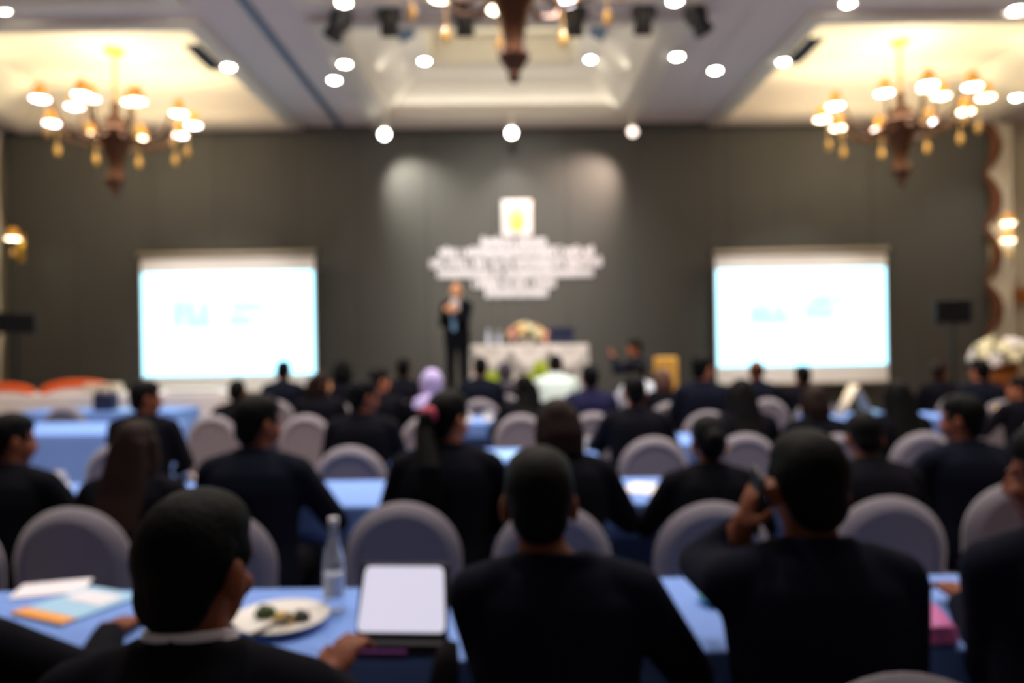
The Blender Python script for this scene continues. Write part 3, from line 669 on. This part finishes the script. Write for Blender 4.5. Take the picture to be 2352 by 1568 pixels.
    for sx in (-1,1):
        he(b,(sx*0.031,0.084,0.116),(0.026,0.012,0.007)); he(b,(sx*0.036,0.068,0.066),(0.024,0.026,0.022)); he(b,(sx*0.012,0.104,0.060),(0.01,0.01,0.008))
        he(b,(sx*0.079,-0.004,0.09),(0.011,0.022,0.034))
    he(b,(0,0.093,0.036),(0.024,0.009,0.006)); he(b,(0,0.092,0.027),(0.02,0.009,0.006))
    # hair
    g=MB(); W_=lambda *p: hm@Vector(p)
    if hair in ('short','thin','long','pony','bun','bob'):
        if hair=='thin': he(g,(0,-0.022,0.118),(0.0795,0.082,0.075))
        else:
            he(g,(0,-0.020,0.134),(0.0815,0.091,0.096)); he(g,(0,0.004,0.168),(0.0785,0.092,0.066)); he(g,(0,-0.05,0.075),(0.066,0.05,0.062))
            for sx in (-1,1): he(g,(sx*0.066,0.022,0.128),(0.016,0.03,0.034))
    back=L(0,-0.155,0.93); bx=HR@Vector((0,-0.1,0))
    if hair=='long':
        p0,p1=W_(0,-0.07,0.14),W_(0,-0.085,0.03); g.tube([p0,p1,Vector((p1.x*0.6,p1.y-0.05,p1.z-0.13)),Vector((p1.x*0.4,back.y-0.02,p1.z-0.26)),Vector((p1.x*0.4,back.y-0.025,p1.z-0.38))],[(0.08,0.04),(0.098,0.05),(0.11,0.042),(0.105,0.035),(0.075,0.022)],14)
        for sx in (-1,1): g.tube([W_(sx*0.07,0.01,0.14),W_(sx*0.086,-0.005,0.05),W_(sx*0.09,-0.03,-0.03)],[(0.03,0.03),(0.03,0.035),(0.02,0.03)],10)
    if hair=='pony':
        p0=W_(0,-0.10,0.13); p1=W_(0,-0.14,0.06); g.tube([p0,W_(0,-0.135,0.12),p1,Vector((p1.x*0.7,min(p1.y,back.y)-0.03,p1.z-0.14)),Vector((p1.x*0.5,back.y-0.03,p1.z-0.30)),Vector((p1.x*0.5,back.y-0.02,p1.z-0.42))],[0.03,0.034,0.042,(0.05,0.036),(0.045,0.03),0.012],12)
    if hair=='bun': he(g,(0,-0.115,0.115),(0.05,0.042,0.05))
    if hair=='bob':
        g.tube([W_(0,-0.06,0.15),W_(0,-0.075,0.06),W_(0,-0.07,-0.03)],[(0.078,0.045),(0.092,0.05),(0.084,0.042)],14)
        for sx in (-1,1): g.tube([W_(sx*0.07,0.015,0.15),W_(sx*0.085,0.01,0.06),W_(sx*0.082,0.0,-0.02)],[(0.026,0.032),(0.026,0.04),(0.02,0.034)],10)
    if hair=='scarf':
        he(g,(0,-0.022,0.128),(0.097,0.103,0.112)); g.tube([W_(0,-0.03,0.1),W_(0,-0.02,0.0),L(0,-0.012,1.03),L(0,-0.015,0.96)],[(0.09,0.085),(0.082,0.078),(0.155,0.118),(0.19,0.13)],16)
        for sx in (-1,1): g.tube([W_(sx*0.05,0.03,0.19),W_(sx*0.072,0.05,0.11),W_(sx*0.055,0.06,0.02),W_(0,0.06,-0.02)],0.017,8)
    r=dict(body=blob(b,'person',vox,3), jacket=blob(j,'jacket',0.012,6), trousers=blob(tr,'trousers',0.014,4), hair=blob(g,'hair',0.008,3))
    # shirt collar ring
    cm=MB(); pts=[L(0.064*math.cos(2*PI*i/16),0.064*math.sin(2*PI*i/16)+0.004,1.088+0.010*math.sin(-2*PI*i/16)) for i in range(16)]
    rows=[[p+Vector((0,0,dz_)) for p in pts] for dz_ in (-0.02,0.010)]; rows=[rows[0],rows[1],[p*1.0+((p-np_)*Vector((1,1,0))).normalized()*0.006 for p in rows[1]],[p+((p-np_)*Vector((1,1,0))).normalized()*0.010 for p in rows[0]]]
    cm.add([p for r_ in rows for p in r_],[(k*16+i,k*16+(i+1)%16,((k+1)%4)*16+(i+1)%16,((k+1)%4)*16+i) for k in range(4) for i in range(16)])
    r['collar']=smooth(cm.mesh('shirt_collar'),50)
    shoes=[]
    for sx in (-1,1):
        m=MB(); y=-0.01 if st else 0.33; x=sx*0.115
        m.ell((x,y-0.005,0.055),(0.045,0.055,0.05)); m.tube([(x,y-0.05,0.035),(x,y+0.05,0.04),(x+sx*0.008,y+0.14,0.034),(x+sx*0.01,y+0.2,0.026)],[(0.038,0.035),(0.045,0.04),(0.05,0.033),(0.03,0.02)],12); shoes.append(smooth(m.mesh('shoe')))
    r['shoes']=shoes; r['hm']=hm; r['L']=L; r['np']=np_
    PCACHE[key]=r; return r
HEADTOP=1.315
def person(px,topy,D,pose,hair,jm,label,skin=M_skin2,hm=M_hair,collar=None,trm=None,vox=0.009,yaw=0,x=None,smax=1.12,smin=0.90,jname='jacket'):
    r=person_parts(pose,hair,vox); st=POSE[pose].get('stand')
    tz=P(px,topy,D).z; s=max(smin,min(smax,tz/(1.715 if st else HEADTOP)))
    q=POSE[pose]; hx=0.085*math.sin(math.radians(q['lean']))/0.1 if 0 else math.sin(math.radians(q['lean']))*0.62
    X=P(px,topy,D).x if x is None else x
    o=obj('person',r['body'],skin); o.location=(X,D-hx,0); o.scale=(s,s,s); o.rotation_euler=(0,0,yaw); tag(o,label,'person')
    obj(jname,r['jacket'],jm,o); obj('trousers',r['trousers'],trm or M_blk,o)
    obj('headscarf' if hair=='scarf' else 'hair',r['hair'],hm,o)
    for m in r['shoes']: obj('shoe',m,M_black,o)
    if collar: obj('shirt_collar',r['collar'],collar,o)
    return o,r
def seated(px,topy,D,pose,hair,jm,label,short,chairpx=None,chairD=None,crz=0.0,**k):
    o,r=person(px,topy,D,pose,hair,jm,label,**k)
    cd=chairD if chairD is not None else o.location.y-0.30
    chair(chairpx or px,cd,'grey covered chair under '+short,crz,x=None if chairpx else o.location.x)
    return o,r
V1=0.0065
# nearest row
seated(438,1122,1.17,'tablet','short',M_blk,'man in a black suit at lower left, near the camera, holding the tablet edge','the near man at lower left',skin=M_skin2,collar=M_shirt,vox=V1)
seated(1273,1028,1.64,'centre','short',M_navy,'balding man in a navy suit at centre of the nearest row, seen from behind','the balding man at the centre of the nearest row',chairD=1.24,vox=V1,hm=mat('thinning_black_hair',lin((13,11,10)),0.6,spec=0.1,bump=0.4,scale=120))
seated(1860,985,1.64,'phone','short',M_navy,'man in a navy suit holding a phone to his left ear','the man on the phone',chairpx=2075,chairD=1.36,vox=V1)
seated(2352,968,1.72,'edge','short',M_navy,'man in a navy suit cut off by the right edge, white collar showing','the man cut off by the right edge',collar=M_shirt,vox=V1,x=1.29)
seated(-70,1110,1.52,'reach','short',M_blk,'person at the lower left edge, dark sleeve and hand on the brochures','the person reaching in at the lower left edge',vox=V1,x=-1.20,smin=0.9)
# second row
seated(20,945,3.2,'sit_r','short',M_blk,'man in dark suit at the left edge of the second row, head turned right','the man at the left edge of the second row',chairpx=-140,chairD=2.80)
seated(310,962,3.1,'sit','long',M_blk,'woman with long brown hair in the second row, at the left','the woman with long brown hair at left',hm=M_hairb,chairpx=160,chairD=2.84)
seated(588,903,3.15,'sit_r','short',M_navy,'broad man in a dark suit in the second row, beyond the near man','the broad man in the second row',chairpx=492,chairD=2.78,smax=1.2)
seated(1025,893,3.2,'sit_r','pony',M_blk,'woman with a long black ponytail and red hair tie, second row centre','the woman with the long ponytail',skin=M_skin,chairpx=923,chairD=2.87)
seated(1285,908,3.2,'down','bob',M_blk,'woman with shoulder-length brown hair in front of the balding man','the brown-haired woman beyond the balding man',hm=M_hairb,chairpx=1265,chairD=2.80)
seated(1628,950,3.25,'sit','bun',M_blk,'woman with hair pinned in a bun and an earring, second row','the woman with the bun and earring',chairpx=1635,chairD=2.82)
seated(1985,933,3.32,'write','short',M_blk,'dark-haired person bending forward behind the phoning man','the person bending forward behind the phoning man',chairpx=2040,chairD=2.88)
seated(2215,903,3.5,'sit_l','short',M_navy,'man in a navy suit in the second row, nearest the right edge chair','the second-row man at the right')
# third row
seated(330,872,5.0,'lap_r','short',M_blk,'man in a brownish black suit below the left corner of the left screen','the man below the left screen corner')
seated(832,868,4.8,'lap_r','short',M_blk,'broad-shouldered man in black just left of the ponytailed woman','the man left of the ponytailed woman',chairpx=803,chairD=4.46,smax=1.15)
seated(1458,858,5.1,'sit','short',M_blk,'man with both ears showing, black suit, right of centre','the third-row man with both ears showing',skin=M_skin,chairpx=1500,chairD=4.74)
seated(1705,868,5.2,'sit','long',M_blk,'woman with long straight black hair below the right screen left end','the long-haired woman below the right screen',chairpx=1710,chairD=4.86)
seated(1872,884,5.15,'sit','bob',M_blk,'woman with a dark brown bob below the middle of the right screen','the woman with a brown bob',hm=M_hairb)
seated(2062,873,5.15,'lap','long',M_blk,'woman with wide dark hair below the right end of the right screen','the wide-haired woman at right',chairpx=2122,chairD=4.84)
# fourth row
seated(543,871,6.75,'lap','short',M_blk,'small dark-haired person in black under the middle of the left screen','the dark-haired person under the left screen',chairpx=488,chairD=6.5)
seated(738,853,6.95,'lap_r','bob',M_blk,'woman turned to the right beside the right edge of the left screen','the woman turned right beside the left screen',skin=M_skinl,hm=M_hairb,chairpx=702,chairD=6.45,x=-1.76)
seated(868,843,6.65,'lap_r','short',M_blk,'person in black left of the lavender headscarf, face turned right','the person left of the lavender headscarf',skin=M_skin)
seated(990,848,6.6,'sit_l','scarf',M_blk,'woman in a lavender headscarf','the woman in the lavender headscarf',hm=M_lav,skin=M_skinl)
seated(1205,860,6.65,'sit_l','long',M_blk,'woman with black hair below the flowers, in front of the white-shirted person','the woman below the flowers',chairpx=1195,chairD=6.3)
seated(1355,836,6.7,'lap','short',M_ind,'man in an indigo jacket below the right end of the stage table','the man in the indigo jacket',chairpx=1362,chairD=6.4)
seated(1612,813,6.75,'lap_r','short',M_navy,'man in navy with his face turned right, at the left edge of the right screen','the navy-suited man left of the right screen',skin=M_skin,chairpx=1625,chairD=6.42,smax=1.16)
seated(2345,862,6.5,'sit_l','short',M_blk,'man at the right edge holding a yellow packet','the man with the yellow packet at the right edge',skin=M_skin)
# fifth row
seated(650,827,8.5,'lap','short',M_navy,'man in a dark suit seen against the lower right of the left screen','the man against the left screen',skin=M_skin)
seated(785,824,8.25,'lap','bob',M_blk,'black-haired person just right of the left screen','the black-haired person right of the left screen',smax=1.1)
seated(925,821,8.3,'lap','short',M_blk,'dark-haired man in black left of the standing speaker','the man left of the standing speaker')
seated(1103,819,8.3,'lap','short',M_navy,'man in dark navy in front of the left end of the stage table','the man at the left end of the stage table',skin=M_skinl)
seated(1160,831,9.0,'lap','scarf',M_blk,'person in a charcoal headscarf in front of the stage table','the person in the charcoal headscarf',hm=M_dkscarf,smin=0.85)
seated(1275,808,8.7,'write','short',M_mint,'person in a pale mint shirt in front of the stage table','the person in the mint shirt',smin=0.9,jname='shirt')
seated(1470,826,8.5,'write','short',M_pale,'person in a pale white shirt leaning, right of the stage table','the person in the pale white shirt',jname='shirt')
seated(1517,846,7.7,'lap','bob',M_blk,'person with reddish brown hair in front of the gold chair','the brown-haired person by the gold chair',hm=mat('red_brown_hair',lin((74,38,22)),0.5,bump=0.4,scale=120),x=1.62)
seated(1738,825,8.0,'lap','thin',M_navy,'man with thinning hair seen against the lower edge of the right screen','the thin-haired man before the right screen',skin=M_skin2)
seated(1845,838,7.85,'lap','short',M_blk,'man with flat-topped black hair before the right screen','the flat-topped man before the right screen',skin=M_skin2)
seated(2158,830,8.3,'lap_r','short',M_blk,'brown-haired person right of the right screen, under the loudspeaker','the brown-haired person under the right loudspeaker',hm=M_hairb)
seated(2250,824,7.5,'lap','short',M_navy,'man in navy left of the big flower arrangement','the man left of the big flower arrangement',skin=M_skin,x=4.80)
# empty chair by the empty table
chair(148,7.72,'empty grey chair beyond the lit empty blue table at left')
chair(2205,8.9,'pale empty chair at the far right near the flowers',0.2)
# standing: speaker on the stage, faces the hall
o,r=person(1049,650,10.25,'speak','thin',M_blk,'speaker in a black suit standing on the stage, hands clasped at his chest',skin=M_skinl,hm=M_grey,collar=M_shirt,yaw=PI-0.25,vox=V1)
o.location.z=0.72; o.scale=((P(1049,650,10.25).z-0.72)/1.715,)*3
L=r['L']; np_=r['np']
sh=MB(); sh.tube([L(0,0.108,0.66),L(0,0.118,0.8),L(0,0.118,0.95),L(0,0.086,1.06)],[(0.025,0.03),(0.055,0.03),(0.075,0.03),(0.05,0.02)],10); obj('shirt_front',sh,M_shirt,o)
ti=MB(); ti.tube([L(0,0.135,0.60),L(0,0.150,0.66),L(0,0.153,0.82),L(0,0.150,0.95),L(0,0.112,1.06)],[(0.004,0.004),(0.034,0.006),(0.028,0.006),(0.02,0.006),(0.016,0.012)],10); obj('tie',ti,M_tie,o)
hm=r['hm']
for sx in (-1,1):
    e=MB(); e.ell(hm@Vector((sx*0.031,0.083,0.098)),(0.013,0.010,0.008),hm.to_3x3()); eo=obj('eye',e,M_shirt,o)
    e=MB(); e.ell(hm@Vector((sx*0.031,0.0915,0.098)),(0.006,0.004,0.006),hm.to_3x3()); obj('iris',e,M_black,eo)
    e=MB(); e.ell(hm@Vector((sx*0.031,0.093,0.119)),(0.02,0.006,0.004),hm.to_3x3()); obj('eyebrow',e,M_hair,o)
o,r=person(1466,778,9.2,'photo','short',M_navy,'man turned left with raised hands, right of the stage table',skin=M_skin,yaw=PI*0.42,smin=0.85)
# red hair tie, earrings, pale cuffs belong to their wearers
def kid(o,name,mb,m): return obj(name,mb,m,o)
for o in [o for o in bpy.data.objects if o.name.split('.')[0]=='person']:
    l=o['label']
    if 'black ponytail' in l:
        rr=person_parts('sit_r','pony',0.009); m=MB(); c=rr['hm']@Vector((0,-0.12,0.125)); m.ell(c,(0.04,0.024,0.04)); kid(o,'hair_tie',m,M_rose)
    if 'earring' in l:
        rr=person_parts('sit','bun',0.009); m=MB()
        for sx in (-1,1): m.ell(rr['hm']@Vector((sx*0.088,-0.008,0.05)),0.010,n=10,m=8)
        kid(o,'earring',m,M_gold)

# ------------------------------------------------------------------ small things on the tables
def on_table(px,py,z=TB+0.002): D=DZ(px,py,z); return Vector((P(px,py,D).x,D,z))
c=on_table(645,1432); t=thing('dinner_plate','white plate with food on the near blue table','plate',c)
obj('dish',MB().lathe([(0,0.004),(0.075,0.004),(0.085,0.0),(0.09,0.006),(0.128,0.02),(0.130,0.024),(0.09,0.012),(0,0.010)],n=36),M_porc,t)
for i,(px,py,m,r_,lab,nm) in enumerate([(610,1410,M_green,0.024,'dark green leafy bite on the left of the near plate','herb_garnish'),(652,1424,M_yellow,0.022,'yellow bite in the middle of the near plate','yellow_pastry'),(692,1418,M_dkfood,0.02,'dark fruit bite on the right of the near plate','dark_fruit')]):
    q=on_table(px,py,TB+0.02); m_=MB()
    for k in range(6):
        a=k*1.1; m_.ell((math.cos(a)*r_*0.6,math.sin(a)*r_*0.5,r_*0.5+0.004*(k%3)),(r_*0.7,r_*0.6,r_*0.55),n=10,m=7)
    tag(obj(nm,m_,m,loc=q-Vector((0,0,0.009))),lab,'food')
a=on_table(575,1462,TB+0.026); k=MB(); k.tube([(0,0,0),(0.03,0.05,0.004),(0.07,0.12,0.01)],[(0.009,0.003),(0.007,0.003),(0.011,0.002)],8); tag(obj('butter_knife',k,M_leg,loc=a),'knife resting on the left rim of the near plate','knife')
b=on_table(768,1398); bottle(b,0.262,'clear glass water bottle standing on the near blue table','glass_bottle',M_glass,None,M_shirt,True)
# tablet in a black folio, held upright over the table
e0=P(815,1462,1.80); e1=P(1020,1466,1.80); T0=P(848,1306,1.93)
t=thing('tablet','white lit tablet in a black folio case on the near table','tablet',((e0.x+e1.x)/2,1.82,TB+0.01),math.radians(-3))
Rt=Matrix.Rotation(math.radians(-22),3,'X'); hgt=0.156; wdt=0.208
base=Vector((0,0,0.035)); mid=base+Rt@Vector((0,0,hgt/2+0.008))
obj('case',MB().box(mid+Rt@Vector((0,0.012,-0.004)),(wdt+0.022,0.012,hgt+0.026),Rt),M_case,t,bevel=0.006)
sc=MB(); n=6; w2,h2,rr=wdt/2,hgt/2,0.014; pts=[]
for cx_,cz_,a0 in ((w2-rr,h2-rr,0),(-w2+rr,h2-rr,90),(-w2+rr,-h2+rr,180),(w2-rr,-h2+rr,270)):
    for i in range(n+1): a=math.radians(a0+90*i/n); pts.append((cx_+rr*math.cos(a),cz_+rr*math.sin(a)))
N_=len(pts); kx=lambda x,z: x*(1.0-0.05*(z/h2))
vs=[mid+Rt@Vector((kx(x,z),y,z)) for y in (0.004,-0.004) for x,z in pts]
sc.add(vs,[tuple(range(N_,2*N_)),tuple(range(N_-1,-1,-1))]+[(i,(i+1)%N_,N_+(i+1)%N_,N_+i) for i in range(N_)]); obj('screen',sc,M_tablet,t,ang=20)
obj('stand_flap',MB().box((0,0.0,0.013),(wdt+0.03,0.055,0.026)),M_case,t,bevel=0.005)
obj('lining',MB().box((-0.05,-0.0335,0.006),(0.14,0.012,0.012)),M_purple,t)
# the dark strap hanging from the folio in front of the cloth
st=MB(); st.tube([(0.125,-0.02,0.03),(0.120,-0.045,0.0),(0.115,-0.052,-0.05),(0.112,-0.055,-0.16),(0.118,-0.05,-0.26)],[(0.02,0.012),(0.03,0.012),(0.034,0.012),(0.03,0.01),(0.024,0.01)],10,up=(0,1,0)); obj('strap',st,M_case,t)
# brochures at the left
q=on_table(170,1395)
def sheet(loc,w_,d_,rz,m,label,name='brochure',cat='paper',th=0.003,tilt=0): 
    o=obj(name,MB().box((0,0,th/2),(w_,d_,th)),m,loc=loc,bevel=0.0); o.rotation_euler=(tilt,0,rz); return tag(o,label,cat)
t=thing('brochure','pale blue printed brochure with an orange foot on the near table at left','brochure',on_table(165,1395),math.radians(-24))
obj('sheet',MB().box((0,0.02,0.003),(0.22,0.25,0.005)),M_ltblue,t); obj('orange_band',MB().box((0.0,-0.085,0.0065),(0.22,0.045,0.002)),M_oprint,t); obj('photo_panel',MB().box((0.0,0.07,0.0065),(0.16,0.08,0.002)),M_paper,t)
sheet(on_table(120,1352)+Vector((0,0,0.0)),0.2,0.14,0.3,M_paper,'white sheet behind the blue brochure at left','paper_sheet')
# items at right of the nearest table
t=thing('sweet_packet','small pink and aqua packet left of the phoning man on the near table','packet',on_table(1632,1385),0.3)
obj('packet_body',MB().ell((0,0,0.02),(0.035,0.05,0.02)),M_cyanp,t); obj('packet_top',MB().ell((0.012,0.035,0.035),(0.026,0.03,0.02)),M_pink,t)
t=thing('snack_bag','pink and white packet between the two men at the right of the near table','packet',on_table(2156,1478),0.1)
obj('bag',MB().tube([(0,0,0.0),(0,0.01,0.025),(0,0.06,0.06),(0,0.09,0.075)],[(0.05,0.03),(0.055,0.034),(0.045,0.028),(0.03,0.006)],14),M_magenta,t); obj('bag_top',MB().tube([(0,0.085,0.072),(0,0.13,0.082)],[(0.034,0.012),(0.036,0.004)],12),M_paper,t)
# a phone at the caller's ear
r=person_parts('phone','short',V1)
for o in list(bpy.data.objects):
    if o.name.split('.')[0]=='person' and 'phone to his left ear' in o['label']:
        hm=r['hm']; p=o.location+Vector(hm@Vector((-0.112,0.015,0.075)))*o.scale.x
        ph=obj('mobile_phone',MB().box((0,0,0),(0.010,0.07,0.145),Matrix.Rotation(0.35,3,'X')),M_black,loc=p,bevel=0.004); tag(ph,'black phone held at the ear of the navy-suited man','phone')
    if o.name.split('.')[0]=='person' and 'tablet edge' in o['label']:
        pass
# cups, papers
def cup(px,py,label,h=0.085,r_=0.042,m=M_porc,rz=0,D=None):
    q=on_table(px,py) if D is None else Vector((P(px,py,D).x,D,TB+0.002))
    t=thing('coffee_cup',label,'cup',q,rz,'white cups on the blue tables')
    obj('bowl',MB().lathe([(0,0.002),(r_*0.6,0.002),(r_*0.75,h*0.2),(r_,h),(r_*0.93,h),(r_*0.68,h*0.22),(0,h*0.12)],n=20),m,t)
    obj('saucer',MB().lathe([(0,0),(r_*1.2,0),(r_*1.8,0.012),(r_*1.75,0.014),(r_*1.2,0.004),(0,0.003)],n=24),m,t)
    hn=MB(); hn.tube([(r_*0.82,0,h*0.75),(r_*1.35,0,h*0.72),(r_*1.4,0,h*0.45),(r_*0.8,0,h*0.3)],0.006,8); obj('handle',hn,m,t)
cup(90,1165,'white cup left of the woman with long brown hair, lower one',D=3.6)
cup(128,1098,'white cup left of the woman with long brown hair, farther one',D=4.0)
cup(668,1170,'white cup inside the elbow of the broad man in the second row',D=3.58)
cup(1010,975,'white cup left of the ponytailed woman',D=7.1)
cup(1345,1026,'white cup to the right of the brown-haired woman at centre',D=5.22)
cup(1072,970,'white cup right of the ponytailed woman',D=7.15)
cup(1120,980,'white cup with a saucer below the stage table, on the fourth row',D=7.2)
sheet(on_table(1122,1118),0.13,0.10,0.2,M_paper,'pinkish white notepad right of the ponytailed woman','notepad')
sheet(on_table(1120,1145),0.10,0.07,-0.1,mat('green_notecard',lin((150,190,160)),0.7),'small green card below the notepad at centre','card')
sheet(on_table(1490,1122),0.24,0.26,-0.5,M_paper,'white sheets left of the woman with the bun','paper_sheet')
sheet(on_table(1160,1044),0.2,0.2,0.2,M_ltblue,'pale blue sheet on the third row table at centre','leaflet')
# folded card tent far right
q=P(1962,950,6.9); tq=Vector((P(1962,950,7.25).x,7.25,TB+0.002)); m=MB(); m.add([(-0.16,-0.1,0),(-0.16,0.1,0),(0.16,-0.1,0),(0.16,0.1,0),(0,-0.1,0.31),(0,0.1,0.31)],[(0,1,5,4),(2,4,5,3)]); o=obj('folded_card',m,mat('cream_card',lin((214,200,176)),0.7),loc=tq); sd=o.modifiers.new('s','SOLIDIFY'); sd.thickness=0.004
tag(o,'cream card folded like a tent below the right screen','folded card')
sheet(tq+Vector((0.2,0.05,0.0)),0.10,0.12,0,M_ltblue,'light blue leaflet beside the folded cream card','leaflet',th=0.05)
q=Vector((P(2305,940,6.76).x,6.76,P(2305,940,6.76).z)); m=MB(); m.ell((0,0,0),(0.085,0.05,0.045)); m.tube([(0.06,0,0.01),(0.12,0,0.04)],[0.03,0.015],8); tag(obj('yellow_packet',m,M_yellowobj,loc=q),'yellow packet held by the man at the right edge','packet')
# ------------------------------------------------------------------ buffet at left
def arc_deco(px0,px1,ytop,ybase,D,label):
    a=P(px0,ybase,D); b=P(px1,ybase,D); tz=P(px0,ytop,D).z; t=thing('orange_swag',label,'decoration',((a.x+b.x)/2,D,0.905)); w_=(b.x-a.x)/2; h=tz-0.905
    m=MB(); m.tube([(-w_*math.cos(PI*i/16),0,h*math.sin(PI*i/16)) for i in range(17)],[(0.06,0.05)]*17,10,up=(0,1,0)); obj('band',m,M_orange,t)
    m=MB(); m.add([(-w_*0.9*math.cos(PI*i/16),0.03,h*0.85*math.sin(PI*i/16)) for i in range(17)]+[(-w_*0.9*math.cos(PI*i/16),-0.02,h*0.85*math.sin(PI*i/16)) for i in range(17)],[tuple(range(17)),tuple(range(33,16,-1))]+[(i,i+17,i+18,i+1) for i in range(16)]); obj('backing',m,M_white,t)
arc_deco(100,262,882,928,9.85,'orange arched cloth decoration on the buffet, right one')
arc_deco(-60,72,890,928,9.85,'orange arched cloth decoration at the left edge of the buffet')
for k,(px,py,wd,ht,lab) in enumerate([(232,895,0.55,0.13,'wide cream box on the buffet beside the orange arch'),(262,908,0.28,0.07,'small cream box on the right of the wide box')]):
    q=P(px,py,9.75); o=obj('serving_box',MB().box((0,0,ht/2),(wd*0.8,0.18,ht)),mat('cream_card',lin((214,200,176)),0.7),loc=(q.x,9.80-0.1*k,0.905),bevel=0.01); tag(o,lab,'box')
for k,px in enumerate((400,440,480)):
    q=P(px,915,9.85); m=MB(); m.lathe([(0,0.0),(0.07,0),(0.16,0.035),(0.155,0.04),(0.06,0.01),(0,0.01)],n=24); tag(obj('serving_dish',m,M_porc,loc=(q.x,9.9,0.905)),('left','middle','right')[k]+' of three white dishes on the buffet below the left screen','dish','white dishes on the buffet')
q=P(60,905,8.9); 
for k,(px,lab) in enumerate([(278,'dark bag on the far blue table left of the man in the third row'),]):
    q=P(238,960,8.7); m=MB(); m.box((0,0,0.11),(0.26,0.14,0.22)); t=thing('handbag',lab,'bag',(q.x,8.75,TB)); obj('bag_body',m,M_navyobj,t,bevel=0.03); h=MB(); h.tube([(-0.08,0,0.21),(-0.06,0,0.30),(0.06,0,0.30),(0.08,0,0.21)],0.01,8); obj('handle',h,M_navyobj,t)
sheet(Vector((P(290,940,8.8).x,8.8,TB+0.003)),0.25,0.2,0.3,M_ltblue,'pale blue leaflet on the far blue table, beside the dark bag','leaflet')
# ------------------------------------------------------------------ flowers on a pedestal at right, gold chair
q=P(2305,850,9.0); t=thing('flower_pedestal','brown pedestal under the large cream flowers at right','pedestal',(q.x,9.0,0))
obj('column',MB().lathe([(0,0),(0.3,0),(0.3,0.06),(0.2,0.12),(0.19,0.9),(0.27,1.0),(0.32,1.03),(0.32,1.08),(0,1.08)],n=24),M_ceramic,t)
flowers(2305,810,9.0,1.081,0.42,22,[M_creamp,M_white,M_creamp],'large cream flower arrangement at the right, below the scalloped drape',8,0.75,M_ceramic)
q=P(1530,830,9.35); t=thing('gold_chair','gold upholstered high-backed chair right of the stage table','chair',(q.x,9.38,0))
obj('backrest',MB().box((0,0,0.92),(0.30,0.06,0.80)),mat('gold_upholstery',lin((214,160,62)),0.6,bump=0.1),t,bevel=0.04)
obj('seat',MB().box((0,-0.2,0.46),(0.42,0.42,0.1)),MATS['gold_upholstery'],t,bevel=0.03)
for sx in (-1,1):
    for sy in (-0.38,-0.02): obj('leg',MB().tube([(sx*0.18,sy,0),(sx*0.18,sy,0.42)],0.02,8),M_gold,t)
